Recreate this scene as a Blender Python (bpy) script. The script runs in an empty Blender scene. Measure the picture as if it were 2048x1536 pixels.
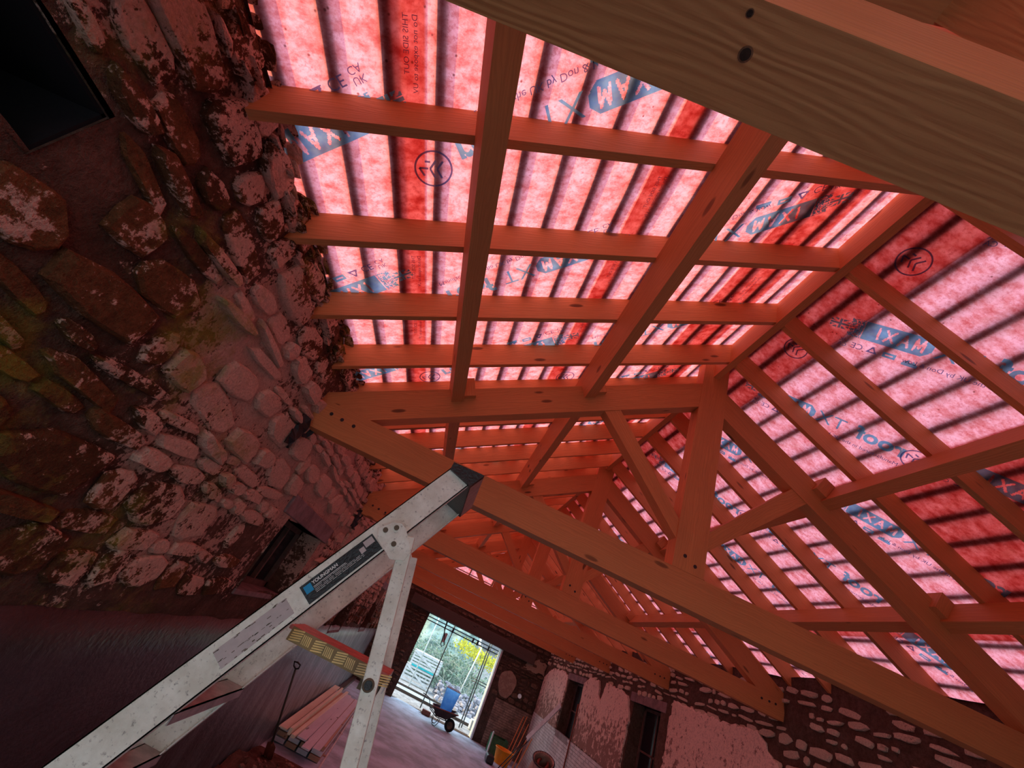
import bpy, math, random
from mathutils import Vector, Matrix, noise
random.seed(7)
S = bpy.context.scene
COL = S.collection
V = Vector

# ------------------------------------------------------------------ camera
R = ((0.906, 0.420, -0.055), (-0.182, 0.503, 0.845), (0.383, -0.755, 0.533))
RM = Matrix(R)
cx = RM.col[0].normalized(); cz = -(RM.col[2].normalized()); cy = cz.cross(cx).normalized(); cx = cy.cross(cz)
cam = bpy.data.cameras.new('camera'); co = bpy.data.objects.new('camera', cam); COL.objects.link(co)
co.matrix_world = Matrix(((cx.x, cy.x, cz.x, 0), (cx.y, cy.y, cz.y, 0), (cx.z, cy.z, cz.z, 0), (0, 0, 0, 1)))
cam.sensor_width = 36; cam.lens = 799.94 / 2048 * 36; cam.clip_start = .01; cam.clip_end = 500
S.camera = co
# ------------------------------------------------------------------ world, sun, exposure
w = bpy.data.worlds.new('sky'); S.world = w; w.use_nodes = True
nt = w.node_tree; nt.nodes.clear()
o_ = nt.nodes.new('ShaderNodeOutputWorld'); b_ = nt.nodes.new('ShaderNodeBackground')
tc = nt.nodes.new('ShaderNodeTexCoord'); sx = nt.nodes.new('ShaderNodeSeparateXYZ'); rp = nt.nodes.new('ShaderNodeValToRGB')
nt.links.new(tc.outputs['Generated'], sx.inputs[0]); nt.links.new(sx.outputs['Z'], rp.inputs[0])
rp.color_ramp.elements[0].position = 0.0; rp.color_ramp.elements[0].color = (.76, .97, 1.0, 1)
rp.color_ramp.elements[1].position = .7; rp.color_ramp.elements[1].color = (.66, .80, 1.0, 1)
nt.links.new(rp.outputs[0], b_.inputs[0]); b_.inputs[1].default_value = 3.2
nt.links.new(b_.outputs[0], o_.inputs[0])
sl = bpy.data.lights.new('sun', 'SUN'); sl.energy = 6.2; sl.angle = math.radians(2.0); sl.color = (1.0, .66, .26)
so = bpy.data.objects.new('sun', sl); COL.objects.link(so)
so.rotation_euler = V((1, -.10, -.36)).to_track_quat('-Z', 'Y').to_euler()
S.view_settings.view_transform = 'Standard'; S.view_settings.look = 'None'
S.view_settings.exposure = 0.0; S.view_settings.gamma = 1.0; S.view_settings.use_curve_mapping = False
S.cycles.max_bounces = 10; S.cycles.diffuse_bounces = 6; S.cycles.transmission_bounces = 6
S.cycles.use_denoising = True; S.cycles.sample_clamp_indirect = 6; S.cycles.caustics_reflective = False

# ------------------------------------------------------------------ constants of the building
XL, XR, YN, YF, FL = -1.68, 5.35, -3.6, 19.65, -2.65
T = .589; TH = math.atan(T); CT, ST = math.cos(TH), math.sin(TH)
ZR = 3.41 - T * 1.81          # rafter underside height at x = 0
XM = 1.845
YEND = 16.62
TRUSS_Y = [-3.12, .148, 3.417, 6.70, 9.98, 13.26, 16.50]

# ------------------------------------------------------------------ helpers
class MB:
    def __init__(s): s.v = []; s.f = []; s.m = []
    def add(s, vs, fs, mi=0):
        n = len(s.v); s.v += [tuple(p) for p in vs]; s.f += [tuple(n + i for i in f) for f in fs]; s.m += [mi] * len(fs); return s
    def box(s, a, b, mi=0, M=None):
        x0, y0, z0 = a; x1, y1, z1 = b
        vs = [V(p) for p in ((x0, y0, z0), (x1, y0, z0), (x1, y1, z0), (x0, y1, z0), (x0, y0, z1), (x1, y0, z1), (x1, y1, z1), (x0, y1, z1))]
        if M: vs = [M @ p for p in vs]
        return s.add(vs, [(0, 3, 2, 1), (4, 5, 6, 7), (0, 1, 5, 4), (1, 2, 6, 5), (2, 3, 7, 6), (3, 0, 4, 7)], mi)
    def beam(s, p0, p1, w, h, up=(0, 0, 1), mi=0):
        return s.box((0, -w / 2, -h / 2), ((V(p1) - V(p0)).length, w / 2, h / 2), mi, frame(p0, p1, up))
    def tube(s, p0, p1, r0, r1=None, n=10, mi=0, cap=True):
        r1 = r0 if r1 is None else r1; M = frame(p0, p1); L = (V(p1) - V(p0)).length
        vs = [M @ V((0, r0 * math.cos(k * math.tau / n), r0 * math.sin(k * math.tau / n))) for k in range(n)]
        vs += [M @ V((L, r1 * math.cos(k * math.tau / n), r1 * math.sin(k * math.tau / n))) for k in range(n)]
        fs = [(k, (k + 1) % n, n + (k + 1) % n, n + k) for k in range(n)]
        if cap: fs += [tuple(range(n - 1, -1, -1)), tuple(range(n, 2 * n))]
        return s.add(vs, fs, mi)
    def path(s, pts, r, n=8, mi=0):
        pts = [V(p) for p in pts]; rings = []
        up = V((.13, .21, 1)).normalized()
        for i, p in enumerate(pts):
            d = (pts[min(i + 1, len(pts) - 1)] - pts[max(i - 1, 0)]).normalized()
            a = d.cross(up)
            if a.length < .05: a = d.cross(V((1, 0, 0)))
            a.normalize(); b = d.cross(a); rr = r[i] if isinstance(r, (list, tuple)) else r
            rings.append([p + (a * math.cos(k * math.tau / n) + b * math.sin(k * math.tau / n)) * rr for k in range(n)])
        vs = [q for g in rings for q in g]; fs = []
        for i in range(len(pts) - 1):
            for k in range(n): fs.append((i * n + k, i * n + (k + 1) % n, (i + 1) * n + (k + 1) % n, (i + 1) * n + k))
        fs += [tuple(range(n - 1, -1, -1)), tuple((len(pts) - 1) * n + k for k in range(n))]
        return s.add(vs, fs, mi)
    def prism(s, poly, a, b, mi=0):      # poly (x,z) extruded along y from a to b
        n = len(poly)
        vs = [(x, a, z) for x, z in poly] + [(x, b, z) for x, z in poly]
        return s.add(vs, [tuple(range(n)), tuple(range(2 * n - 1, n - 1, -1))] + [((k + 1) % n, k, n + k, n + (k + 1) % n) for k in range(n)], mi)
    def mesh(s, name, smooth=False):
        me = bpy.data.meshes.new(name); me.from_pydata(s.v, [], s.f)
        if any(s.m): me.polygons.foreach_set('material_index', s.m)
        if smooth: me.polygons.foreach_set('use_smooth', [True] * len(s.f))
        me.update(); return me

def frame(p0, p1, up=(0, 0, 1)):
    p0 = V(p0); x = (V(p1) - p0).normalized(); u = V(up)
    y = u.cross(x)
    if y.length < 1e-4: y = V((0, 1, 0)).cross(x) if abs(x.y) < .9 else V((1, 0, 0)).cross(x)
    y.normalize(); z = x.cross(y)
    return Matrix(((x.x, y.x, z.x, p0.x), (x.y, y.y, z.y, p0.y), (x.z, y.z, z.z, p0.z), (0, 0, 0, 1)))

WM = {}
def tag(o, label=None, cat=None, group=None, kind=None):
    if label: o['label'] = label
    if cat: o['category'] = cat
    if group: o['group'] = group
    if kind: o['kind'] = kind
    return o
def place(o, parent=None, M=None):
    M = M or Matrix.Identity(4); WM[o.name] = M.copy()
    if parent: o.parent = parent; o.matrix_basis = WM[parent.name].inverted() @ M
    else: o.matrix_basis = M
    return o
def obj(name, mb, mat, parent=None, M=None, smooth=False, fix=True):
    me = mb.mesh(name, smooth) if isinstance(mb, MB) else mb
    if isinstance(mb, MB):
        for m in (mat if isinstance(mat, (list, tuple)) else [mat]): me.materials.append(m)
        if fix: fixn(me)
    o = bpy.data.objects.new(name, me); COL.objects.link(o)
    return place(o, parent, M)
def fixn(me):
    import bmesh
    b = bmesh.new(); b.from_mesh(me); bmesh.ops.recalc_face_normals(b, faces=b.faces); b.to_mesh(me); b.free()
def empty(name, loc): 
    o = bpy.data.objects.new(name, None); COL.objects.link(o); o.empty_display_size = .1
    return place(o, None, Matrix.Translation(V(loc)))
def bevel(o, wd, seg=2):
    m = o.modifiers.new('bevel', 'BEVEL'); m.width = wd; m.segments = seg; m.limit_method = 'ANGLE'; return o
def timber(name, p0, p1, w, h, mat, parent=None, up=(0, 0, 1)):
    """a straight piece with its grain along local x"""
    mb = MB().box((0, -w / 2, -h / 2), ((V(p1) - V(p0)).length, w / 2, h / 2))
    return obj(name, mb, mat, parent, frame(p0, p1, up))
ORD = ['first', 'second', 'third', 'fourth', 'fifth', 'sixth', 'seventh', 'eighth', 'ninth', 'tenth', 'eleventh', 'twelfth', 'thirteenth', 'fourteenth', 'fifteenth', 'sixteenth', 'seventeenth', 'eighteenth', 'nineteenth', 'twentieth', 'twenty-first', 'twenty-second', 'twenty-third', 'twenty-fourth', 'twenty-fifth', 'twenty-sixth']
def fb(x, y, z, sc=1., oct_=4): return noise.fractal(V((x * sc, y * sc, z * sc)), 1., 2., oct_)

# ------------------------------------------------------------------ materials
class NT:
    def __init__(s, name):
        s.mat = bpy.data.materials.new(name); s.mat.use_nodes = True; s.n = s.mat.node_tree.nodes; s.l = s.mat.node_tree.links; s.n.clear()
        s.out = s.n.new('ShaderNodeOutputMaterial')
    def new(s, t, **k):
        n = s.n.new(t)
        for a, b in k.items():
            if a.startswith('_'): setattr(n, a[1:], b)
            else: n.inputs[a.replace('__', ' ')].default_value = b
        return n
    def L(s, a, b): s.l.new(a, b)
    def coord(s, kind='Object', scale=(1, 1, 1), rot=(0, 0, 0)):
        if kind == 'World': src = s.new('ShaderNodeNewGeometry').outputs['Position']
        else: src = s.new('ShaderNodeTexCoord').outputs[kind]
        m = s.new('ShaderNodeMapping'); m.inputs['Scale'].default_value = scale; m.inputs['Rotation'].default_value = rot
        s.L(src, m.inputs[0]); return m.outputs[0]
    def noise(s, co_, scale, detail=4, rough=.55, dist=0.):
        n = s.new('ShaderNodeTexNoise'); n.inputs['Scale'].default_value = scale; n.inputs['Detail'].default_value = detail
        n.inputs['Roughness'].default_value = rough; n.inputs['Distortion'].default_value = dist; s.L(co_, n.inputs['Vector']); return n.outputs['Fac']
    def ramp(s, fac, stops, interp='LINEAR'):
        r = s.new('ShaderNodeValToRGB'); cr = r.color_ramp; cr.interpolation = interp
        while len(cr.elements) < len(stops): cr.elements.new(.5)
        for e, (p, c) in zip(cr.elements, stops):
            e.position = p; e.color = (*c, 1) if isinstance(c, (tuple, list)) else (c, c, c, 1)
        s.L(fac, r.inputs[0]); return r.outputs[0]
    def mix(s, fac, a, b, mode='MIX'):
        m = s.new('ShaderNodeMix'); m.data_type = 'RGBA'; m.blend_type = mode
        for i, x in ((0, fac), (6, a), (7, b)):
            if hasattr(x, 'is_linked') or hasattr(x, 'links'): s.L(x, m.inputs[i])
            else: m.inputs[i].default_value = (*x, 1) if isinstance(x, (tuple, list)) else x
        return m.outputs[2]
    def math(s, op, a, b=0., clamp=False):
        m = s.new('ShaderNodeMath'); m.operation = op; m.use_clamp = clamp
        for i, x in ((0, a), (1, b)):
            if hasattr(x, 'links'): s.L(x, m.inputs[i])
            else: m.inputs[i].default_value = x
        return m.outputs[0]
    def sep(s, co_):
        n = s.new('ShaderNodeSeparateXYZ'); s.L(co_, n.inputs[0]); return n.outputs
    def bsdf(s, color, rough=.8, metal=0., bump=None, bstr=.3, bdist=.02, spec=.3):
        b = s.new('ShaderNodeBsdfPrincipled'); b.inputs['Metallic'].default_value = metal; b.inputs['Specular IOR Level'].default_value = spec
        for k, x in (('Base Color', color), ('Roughness', rough)):
            if hasattr(x, 'links'): s.L(x, b.inputs[k])
            else: b.inputs[k].default_value = (*x, 1) if isinstance(x, (tuple, list)) else x
        if bump is not None:
            bp = s.new('ShaderNodeBump'); bp.inputs['Strength'].default_value = bstr; bp.inputs['Distance'].default_value = bdist
            s.L(bump, bp.inputs['Height']); s.L(bp.outputs[0], b.inputs['Normal'])
        s.L(b.outputs[0], s.out.inputs[0]); return b
    def rnd(s): return s.new('ShaderNodeObjectInfo').outputs['Random']

def m_wood(name, light, dark, bright=1., ring=5.5):
    t = NT(name)
    info = t.new('ShaderNodeObjectInfo')
    add = t.new('ShaderNodeVectorMath'); add.operation = 'ADD'
    sc = t.new('ShaderNodeVectorMath'); sc.operation = 'SCALE'; sc.inputs[0].default_value = (17.3, 3.1, 5.7); t.L(info.outputs['Random'], sc.inputs['Scale'])
    t.L(t.coord('Object'), add.inputs[0]); t.L(sc.outputs[0], add.inputs[1])
    def mp(s_):
        m = t.new('ShaderNodeMapping'); m.inputs['Scale'].default_value = s_; t.L(add.outputs[0], m.inputs[0]); return m.outputs[0]
    # growth rings running along x, bent round the knots
    warp = t.noise(mp((1.1, 6, 6)), 1.0, 3)
    y = t.sep(mp((1, 1, 1)))
    ringc = t.math('ADD', t.math('MULTIPLY', t.math('ADD', y[1], t.math('MULTIPLY', y[2], .8)), 400 * ring / 6), t.math('MULTIPLY', warp, 60.))
    rings = t.math('SINE', ringc)
    fib = t.noise(mp((2.5, 90, 90)), 1.0, 3)
    blot = t.noise(mp((1.2, 4, 4)), 1.3, 3)
    vo = t.new('ShaderNodeTexVoronoi'); vo.inputs['Scale'].default_value = 1.; vo.inputs['Randomness'].default_value = 1.
    t.L(mp((1.6, 5.5, 5.5)), vo.inputs['Vector'])
    knot = t.ramp(vo.outputs['Distance'], [(.0, 1.), (.085, .85), (.12, 0.)])
    c = t.mix(t.ramp(rings, [(0., 0.), (1., .24)]), light, dark)
    c = t.mix(t.ramp(fib, [(.35, 0.), (.75, .35)]), c, dark)
    c = t.mix(t.ramp(blot, [(.35, 0.), (.7, .45)]), c, tuple(a * .72 for a in light))
    c = t.mix(knot, c, tuple(a * .30 for a in dark))
    c = t.mix(t.ramp(info.outputs['Random'], [(0, 0.), (1, .35)]), c, tuple(a * .7 for a in light))
    t.bsdf(c, .62, bump=t.math('ADD', fib, t.math('MULTIPLY', rings, .25)), bstr=.35, bdist=.004, spec=.35)
    return t.mat
WOOD = m_wood('sawn_pine', (.72, .30, .105), (.40, .145, .048))
WOOD2 = m_wood('weathered_pine', (.60, .38, .25), (.34, .18, .11))
WOODP = m_wood('pale_boards', (.98, .95, .72), (.80, .72, .50))
WOODG = m_wood('grey_boards', (.80, .82, .90), (.52, .50, .56))
WOODD = m_wood('dark_oak', (.10, .07, .055), (.05, .035, .03))
BATT = m_wood('batten_wood', (.45, .22, .12), (.3, .14, .08))

def m_membrane(name='roof_membrane', k=(1, 1, 1)):
    t = NT(name); c0 = t.coord('World')
    a = t.noise(t.coord('World', (1, 1.5, 1)), 9, 6, .72)
    b = t.noise(c0, 42, 5, .72)
    c = t.noise(t.coord('World', (2.2, 1, 1), (0, 0, .6)), 5, 4, .6)
    f = lambda *q: tuple(min(1, x * y * .73) for x, y in zip(q, k))
    col = t.ramp(a, [(.34, f(.50, .070, .075)), (.45, f(.66, .16, .175)), (.56, f(.76, .25, .29)), (.72, f(.88, .34, .40))])
    col = t.mix(t.ramp(b, [(.33, .7), (.50, 0.)]), col, f(.46, .075, .085))
    col = t.mix(t.ramp(c, [(.55, 0.), (.8, .3)]), col, f(.82, .40, .40))
    vo = t.new('ShaderNodeTexVoronoi'); vo.inputs['Scale'].default_value = 17; t.L(c0, vo.inputs['Vector'])
    gate = t.ramp(t.noise(c0, 1.9, 3), [(.52, 0.), (.58, 1.)])
    dots = t.math('MULTIPLY', t.ramp(vo.outputs['Distance'], [(.07, .85), (.14, 0.)]), gate)
    col = t.mix(dots, col, (.12, .02, .02))
    tr = t.new('ShaderNodeBsdfTranslucent'); t.L(col, tr.inputs[0])
    df = t.new('ShaderNodeBsdfDiffuse'); df.inputs[0].default_value = (.55, .13, .10, 1)
    mx = t.new('ShaderNodeMixShader'); mx.inputs[0].default_value = .10
    t.L(tr.outputs[0], mx.inputs[1]); t.L(df.outputs[0], mx.inputs[2]); t.L(mx.outputs[0], t.out.inputs[0]); return t.mat
MEMB = m_membrane()
MEMB2 = m_membrane('membrane_lap', (1.12, 1.25, .85))
def m_print(name, c):
    t = NT(name); n = t.noise(t.coord('World'), 30, 4)
    tr = t.new('ShaderNodeBsdfTranslucent'); t.L(t.mix(t.ramp(n, [(.35, 0.), (.7, .5)]), c, tuple(min(1, x * 1.5 + .03) for x in c)), tr.inputs[0])
    df = t.new('ShaderNodeBsdfDiffuse'); df.inputs[0].default_value = (.04, .22, .62, 1)
    mx = t.new('ShaderNodeMixShader'); mx.inputs[0].default_value = .03
    t.L(tr.outputs[0], mx.inputs[1]); t.L(df.outputs[0], mx.inputs[2]); t.L(mx.outputs[0], t.out.inputs[0]); return t.mat
INKB = m_print('blue_ink', (.17, .66, 1.0)); INKD = m_print('dark_ink', (.16, .22, .42))

def m_masonry(name, base, base2, wash, wash_amt, moss=0., dark=1., mortar=False, sc=1.):
    t = NT(name); c0 = t.coord('World', (sc,) * 3); p = t.sep(t.coord('World'))
    n1 = t.noise(c0, 1.1, 6, .62); n2 = t.noise(c0, 4.5, 6, .65); n3 = t.noise(c0, 19, 5, .7); n4 = t.noise(c0, 60, 4, .7)
    col = t.mix(t.ramp(t.rnd(), [(0, 0.), (1, 1.)]), base, base2) if not mortar else t.mix(t.ramp(n2, [(.35, 0.), (.65, 1.)]), base, base2)
    col = t.mix(t.ramp(n3, [(.3, .65), (.62, 0.)]), col, tuple(x * .35 for x in base))
    m = t.math('ADD', t.math('ADD', t.math('MULTIPLY', n1, .45), t.math('MULTIPLY', n2, .45)), t.math('ADD', t.math('MULTIPLY', n3, .50), t.math('MULTIPLY', n4, .25)))
    if wash_amt > 0 and moss > 0:      # limewash survives best on the middle stretch of this wall
        zone = t.math('MAXIMUM', t.math('MULTIPLY', t.math('SUBTRACT', p[1], 1.55), .34, True), t.math('MULTIPLY', t.math('SUBTRACT', p[2], .85), .24, True))
        hi = t.math('MULTIPLY', t.math('ABSOLUTE', t.math('SUBTRACT', p[2], .75)), .16)
        m = t.math('ADD', m, t.math('SUBTRACT', t.math('MINIMUM', zone, .17), t.math('MINIMUM', hi, .22)))
    if wash_amt > 0:
        m = t.math('ADD', m, wash_amt - .5)
        wcol = t.mix(t.ramp(n4, [(.35, .5), (.6, 0.)]), wash, tuple(x * .5 for x in wash))
        col = t.mix(t.ramp(m, [(.815, 0.), (.85, 1.)]), col, wcol)
    if moss > 0:
        gm = t.noise(t.coord('World', (1, 1, 1)), 1.35, 5, .6)
        # moss keeps to the damp near part of the wall
        dy = t.math('SUBTRACT', 1., t.math('MULTIPLY', t.math('ABSOLUTE', t.math('SUBTRACT', p[1], 1.9)), .42), True)
        gm = t.math('MULTIPLY', t.ramp(t.math('ADD', gm, t.math('MULTIPLY', n3, .18)), [(.60, 0.), (.70, 1.)]), dy)
        col = t.mix(t.math('MULTIPLY', gm, moss), col, (.30, .26, .035))
    if dark != 1.: col = t.mix(1., col, (dark,) * 3, 'MULTIPLY')
    t.bsdf(col, .92, bump=t.math('ADD', n3, t.math('MULTIPLY', n4, .5)), bstr=.9, bdist=.04, spec=.12); return t.mat
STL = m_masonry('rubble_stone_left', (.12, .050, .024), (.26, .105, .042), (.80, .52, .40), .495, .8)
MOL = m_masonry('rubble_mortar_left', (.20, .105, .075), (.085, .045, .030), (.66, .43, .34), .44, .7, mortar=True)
STR = m_masonry('rubble_stone_right', (.72, .58, .42), (.50, .38, .26), (.80, .68, .52), .62)
MOR = m_masonry('rubble_mortar_right', (.13, .085, .06), (.20, .13, .10), (.5, .4, .3), 0., mortar=True)
STF = m_masonry('rubble_stone_far', (.13, .085, .06), (.24, .16, .11), (.45, .36, .28), .40)
MOF = m_masonry('rubble_mortar_far', (.10, .07, .05), (.15, .1, .08), (.4, .3, .25), 0., mortar=True)
def m_plaster(name, c, spots=.5, dk=(.22, .13, .10)):
    t = NT(name); c0 = t.coord('World'); p = t.sep(c0)
    n1 = t.noise(c0, 9, 6, .7); n2 = t.noise(c0, 38, 5, .7); n3 = t.noise(c0, 1.6, 3)
    col = t.mix(t.ramp(n2, [(.34, .75), (.52, 0.)]), c, tuple(x * .55 for x in c))
    low = t.ramp(p[2], [(-1.2, 1.), (.2, 0.)]) if False else t.math('MULTIPLY', t.math('SUBTRACT', .25, p[2]), .16, True)
    col = t.mix(t.math('MULTIPLY', t.ramp(t.math('ADD', t.math('ADD', n1, t.math('MULTIPLY', n3, .25)), low), [(.70, 0.), (.76, 1.)]), spots), col, dk)
    t.bsdf(col, .9, bump=t.math('ADD', n1, n2), bstr=.6, bdist=.012, spec=.15); return t.mat
PLA = m_plaster('lime_plaster', (.86, .70, .58), .85)
PLF = m_plaster('old_plaster', (.40, .30, .22), .5)
def m_simple(name, c, rough=.7, metal=0., var=.25, sc=8., bstr=.2, bd=.004, spec=.3, kind='Object', c2=None):
    t = NT(name); co_ = t.coord(kind); n = t.noise(co_, sc, 5, .6); n2 = t.noise(co_, sc * 6, 4, .6)
    c2 = c2 or tuple(x * (1 - var) for x in c)
    col = t.mix(t.ramp(n, [(.38, 0.), (.62, 1.)]), c, c2)
    t.bsdf(col, rough, metal, bump=n2, bstr=bstr, bdist=bd, spec=spec); return t.mat
def m_render():
    t = NT('cement_render'); c0 = t.coord('World'); p = t.sep(c0); n = t.noise(c0, 2.2, 5); st = t.noise(t.coord('World', (1, 1.1, .35), (.5, 0, 0)), 5, 5, .65)
    col = t.mix(t.ramp(n, [(.38, 0.), (.62, 1.)]), (.050, .042, .046), (.030, .025, .028))
    # daylight sheen on the far stretch, painted in as paler bluish-grey streaks
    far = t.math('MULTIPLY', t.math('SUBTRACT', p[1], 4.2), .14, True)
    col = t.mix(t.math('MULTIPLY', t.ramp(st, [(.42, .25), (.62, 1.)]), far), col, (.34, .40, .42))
    t.bsdf(col, .32, bump=t.noise(c0, 22, 5), bstr=.35, bdist=.02, spec=.5); return t.mat
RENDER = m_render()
FLOORM = m_simple('concrete_floor', (.56, .70, .84), .75, 0, .45, 1.6, .5, .02, .3, 'World')
EARTH = m_simple('earth', (.20, .10, .07), .95, 0, .5, 6, .9, .05, .1, 'World')
BRW = m_simple('white_painted_brick', (0.718, 0.736, 0.718), .7, 0, .25, 3, .5, .01, .3, 'World')
BRD = m_simple('grimy_painted_brick', (.36, .27, .21), .8, 0, .5, 3.5, .5, .01, .2, 'World')
JOINT = m_simple('brick_joint', (.34, .35, .34), .9, 0, .3, 6, .5, .01, .1, 'World')
JOIND = m_simple('grimy_joint', (.11, .08, .065), .9, 0, .3, 6, .5, .01, .1, 'World')
BRR = m_simple('red_brick', (.24, .09, .07), .9, 0, .3, 6, .5, .01, .1)
STEEL = m_simple('galvanised_tube', (.10, .12, .13), .5, .6, .3, 9, .1)
STEELP = m_simple('pale_tube', (.62, .72, .74), .5, .3, .2, 9, .1)
BLACKP = m_simple('black_plastic', (.018, .016, .018), .35, 0, .3, 14, .5, .01, .5)
def m_alu():
    t = NT('scuffed_aluminium'); c0 = t.coord('World'); n = t.noise(c0, 14, 5, .65); n2 = t.noise(c0, 75, 4, .7); n3 = t.noise(t.coord('World', (1, 1, 1), (0, 1.1, 0)), 240, 2)
    col = t.mix(t.ramp(n, [(.35, 0.), (.65, 1.)]), (.96, .94, .82), (.76, .72, .60))
    col = t.mix(t.ramp(n2, [(.30, .75), (.42, 0.)]), col, (.22, .18, .15))
    col = t.mix(t.ramp(n2, [(.66, 0.), (.74, .6)]), col, (.85, .83, .8))
    t.bsdf(col, t.ramp(n, [(.3, .42), (.7, .62)]), .0, bump=n2, bstr=.2, bdist=.002, spec=.5); return t.mat
ALU = m_alu()
ALUD = m_simple('worn_aluminium_tread', (.46, .40, .38), .38, .45, .3, 20, .25, .002, .5)
GOLD = m_simple('brassy_chequer_plate', (.90, .62, .20), .38, .0, .35, 12, .3, .002, .5)
LABEL = m_simple('faded_label', (.62, .52, .50), .6, 0, .12, 20, .05)
WHITE = m_simple('white_print', (.85, .82, .78), .6, 0, .1, 20, .05)
CYAN = m_simple('blue_print', (.02, .33, .62), .5, 0, .1, 20, .05)
GREYP = m_simple('grey_print', (.22, .21, .21), .6, 0, .2, 20, .05)
ORANGE = m_simple('orange_plastic', (.95, .33, .01), .45, 0, .2, 6, .1)
GREENP = m_simple('green_plastic', (.05, .16, .07), .5, 0, .4, 9, .1)
BLUES = m_simple('pale_blue_sheet', (.16, .44, .78), .35, 0, .35, 3, .1)
RUST = m_simple('rusty_red_steel', (.30, .075, .05), .5, .2, .45, 7, .3)
BEIGE = m_simple('dusty_steel', (.55, .40, .32), .7, .1, .4, 5, .3)
BARROW = m_simple('dark_barrow_steel', (.055, .045, .05), .5, .2, .4, 6, .2)
RUBBER = m_simple('tyre_rubber', (.02, .02, .02), .8, 0, .3, 8, .2)
HUBM = m_simple('dirty_hub', (.16, .12, .08), .8, 0, .3, 8, .2)
LEAF = m_simple('bramble_stems', (0.459, 0.548, 0.488), .8, 0, .5, 1.2, .2, .01, .2, 'World')
LEAFD = m_simple('bramble_leaves', (0.252, 0.385, 0.296), .85, 0, .5, 1.5, .2, .01, .2, 'World')
YELL = m_simple('yellow_blossom', (0.636, 0.629, 0.074), .8, 0, .25, 4, .2)
GRAV = m_simple('gravel_yard', (0.429, 0.459, 0.474), .95, 0, .4, 5, .8, .03, .1, 'World')
PATH = m_simple('wet_concrete_path', (0.385, 0.488, 0.518), .6, 0, .15, 2, .2, .01, .3, 'World')
CRATE = m_simple('whitish_crate_timber', (0.622, 0.651, 0.651), .8, 0, .2, 8, .2)
TURQ = m_simple('turquoise_sheet', (.02, .50, .55), .5, 0, .3, 5, .2)
ROOFT = m_simple('dark_shed_roof', (.10, .11, .12), .8, 0, .3, 5, .2)
SHEDW = m_simple('pale_shed_wall', (0.459, 0.459, 0.459), .85, 0, .25, 5, .3)
GLASS = m_simple('grimy_glass', (.018, .018, .024), .25, 0, .3, 6, .1, .002, .5)
JOINERY = m_simple('old_window_joinery', (.17, .11, .09), .8, 0, .35, 9, .3)
LINT = m_simple('stone_lintel', (.30, .22, .22), .85, 0, .4, 5, .6, .01, .2, 'World')
LAMPM = m_simple('shiny_disc', (.85, .88, .88), .3, .3, .1, 6, .1)

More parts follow.
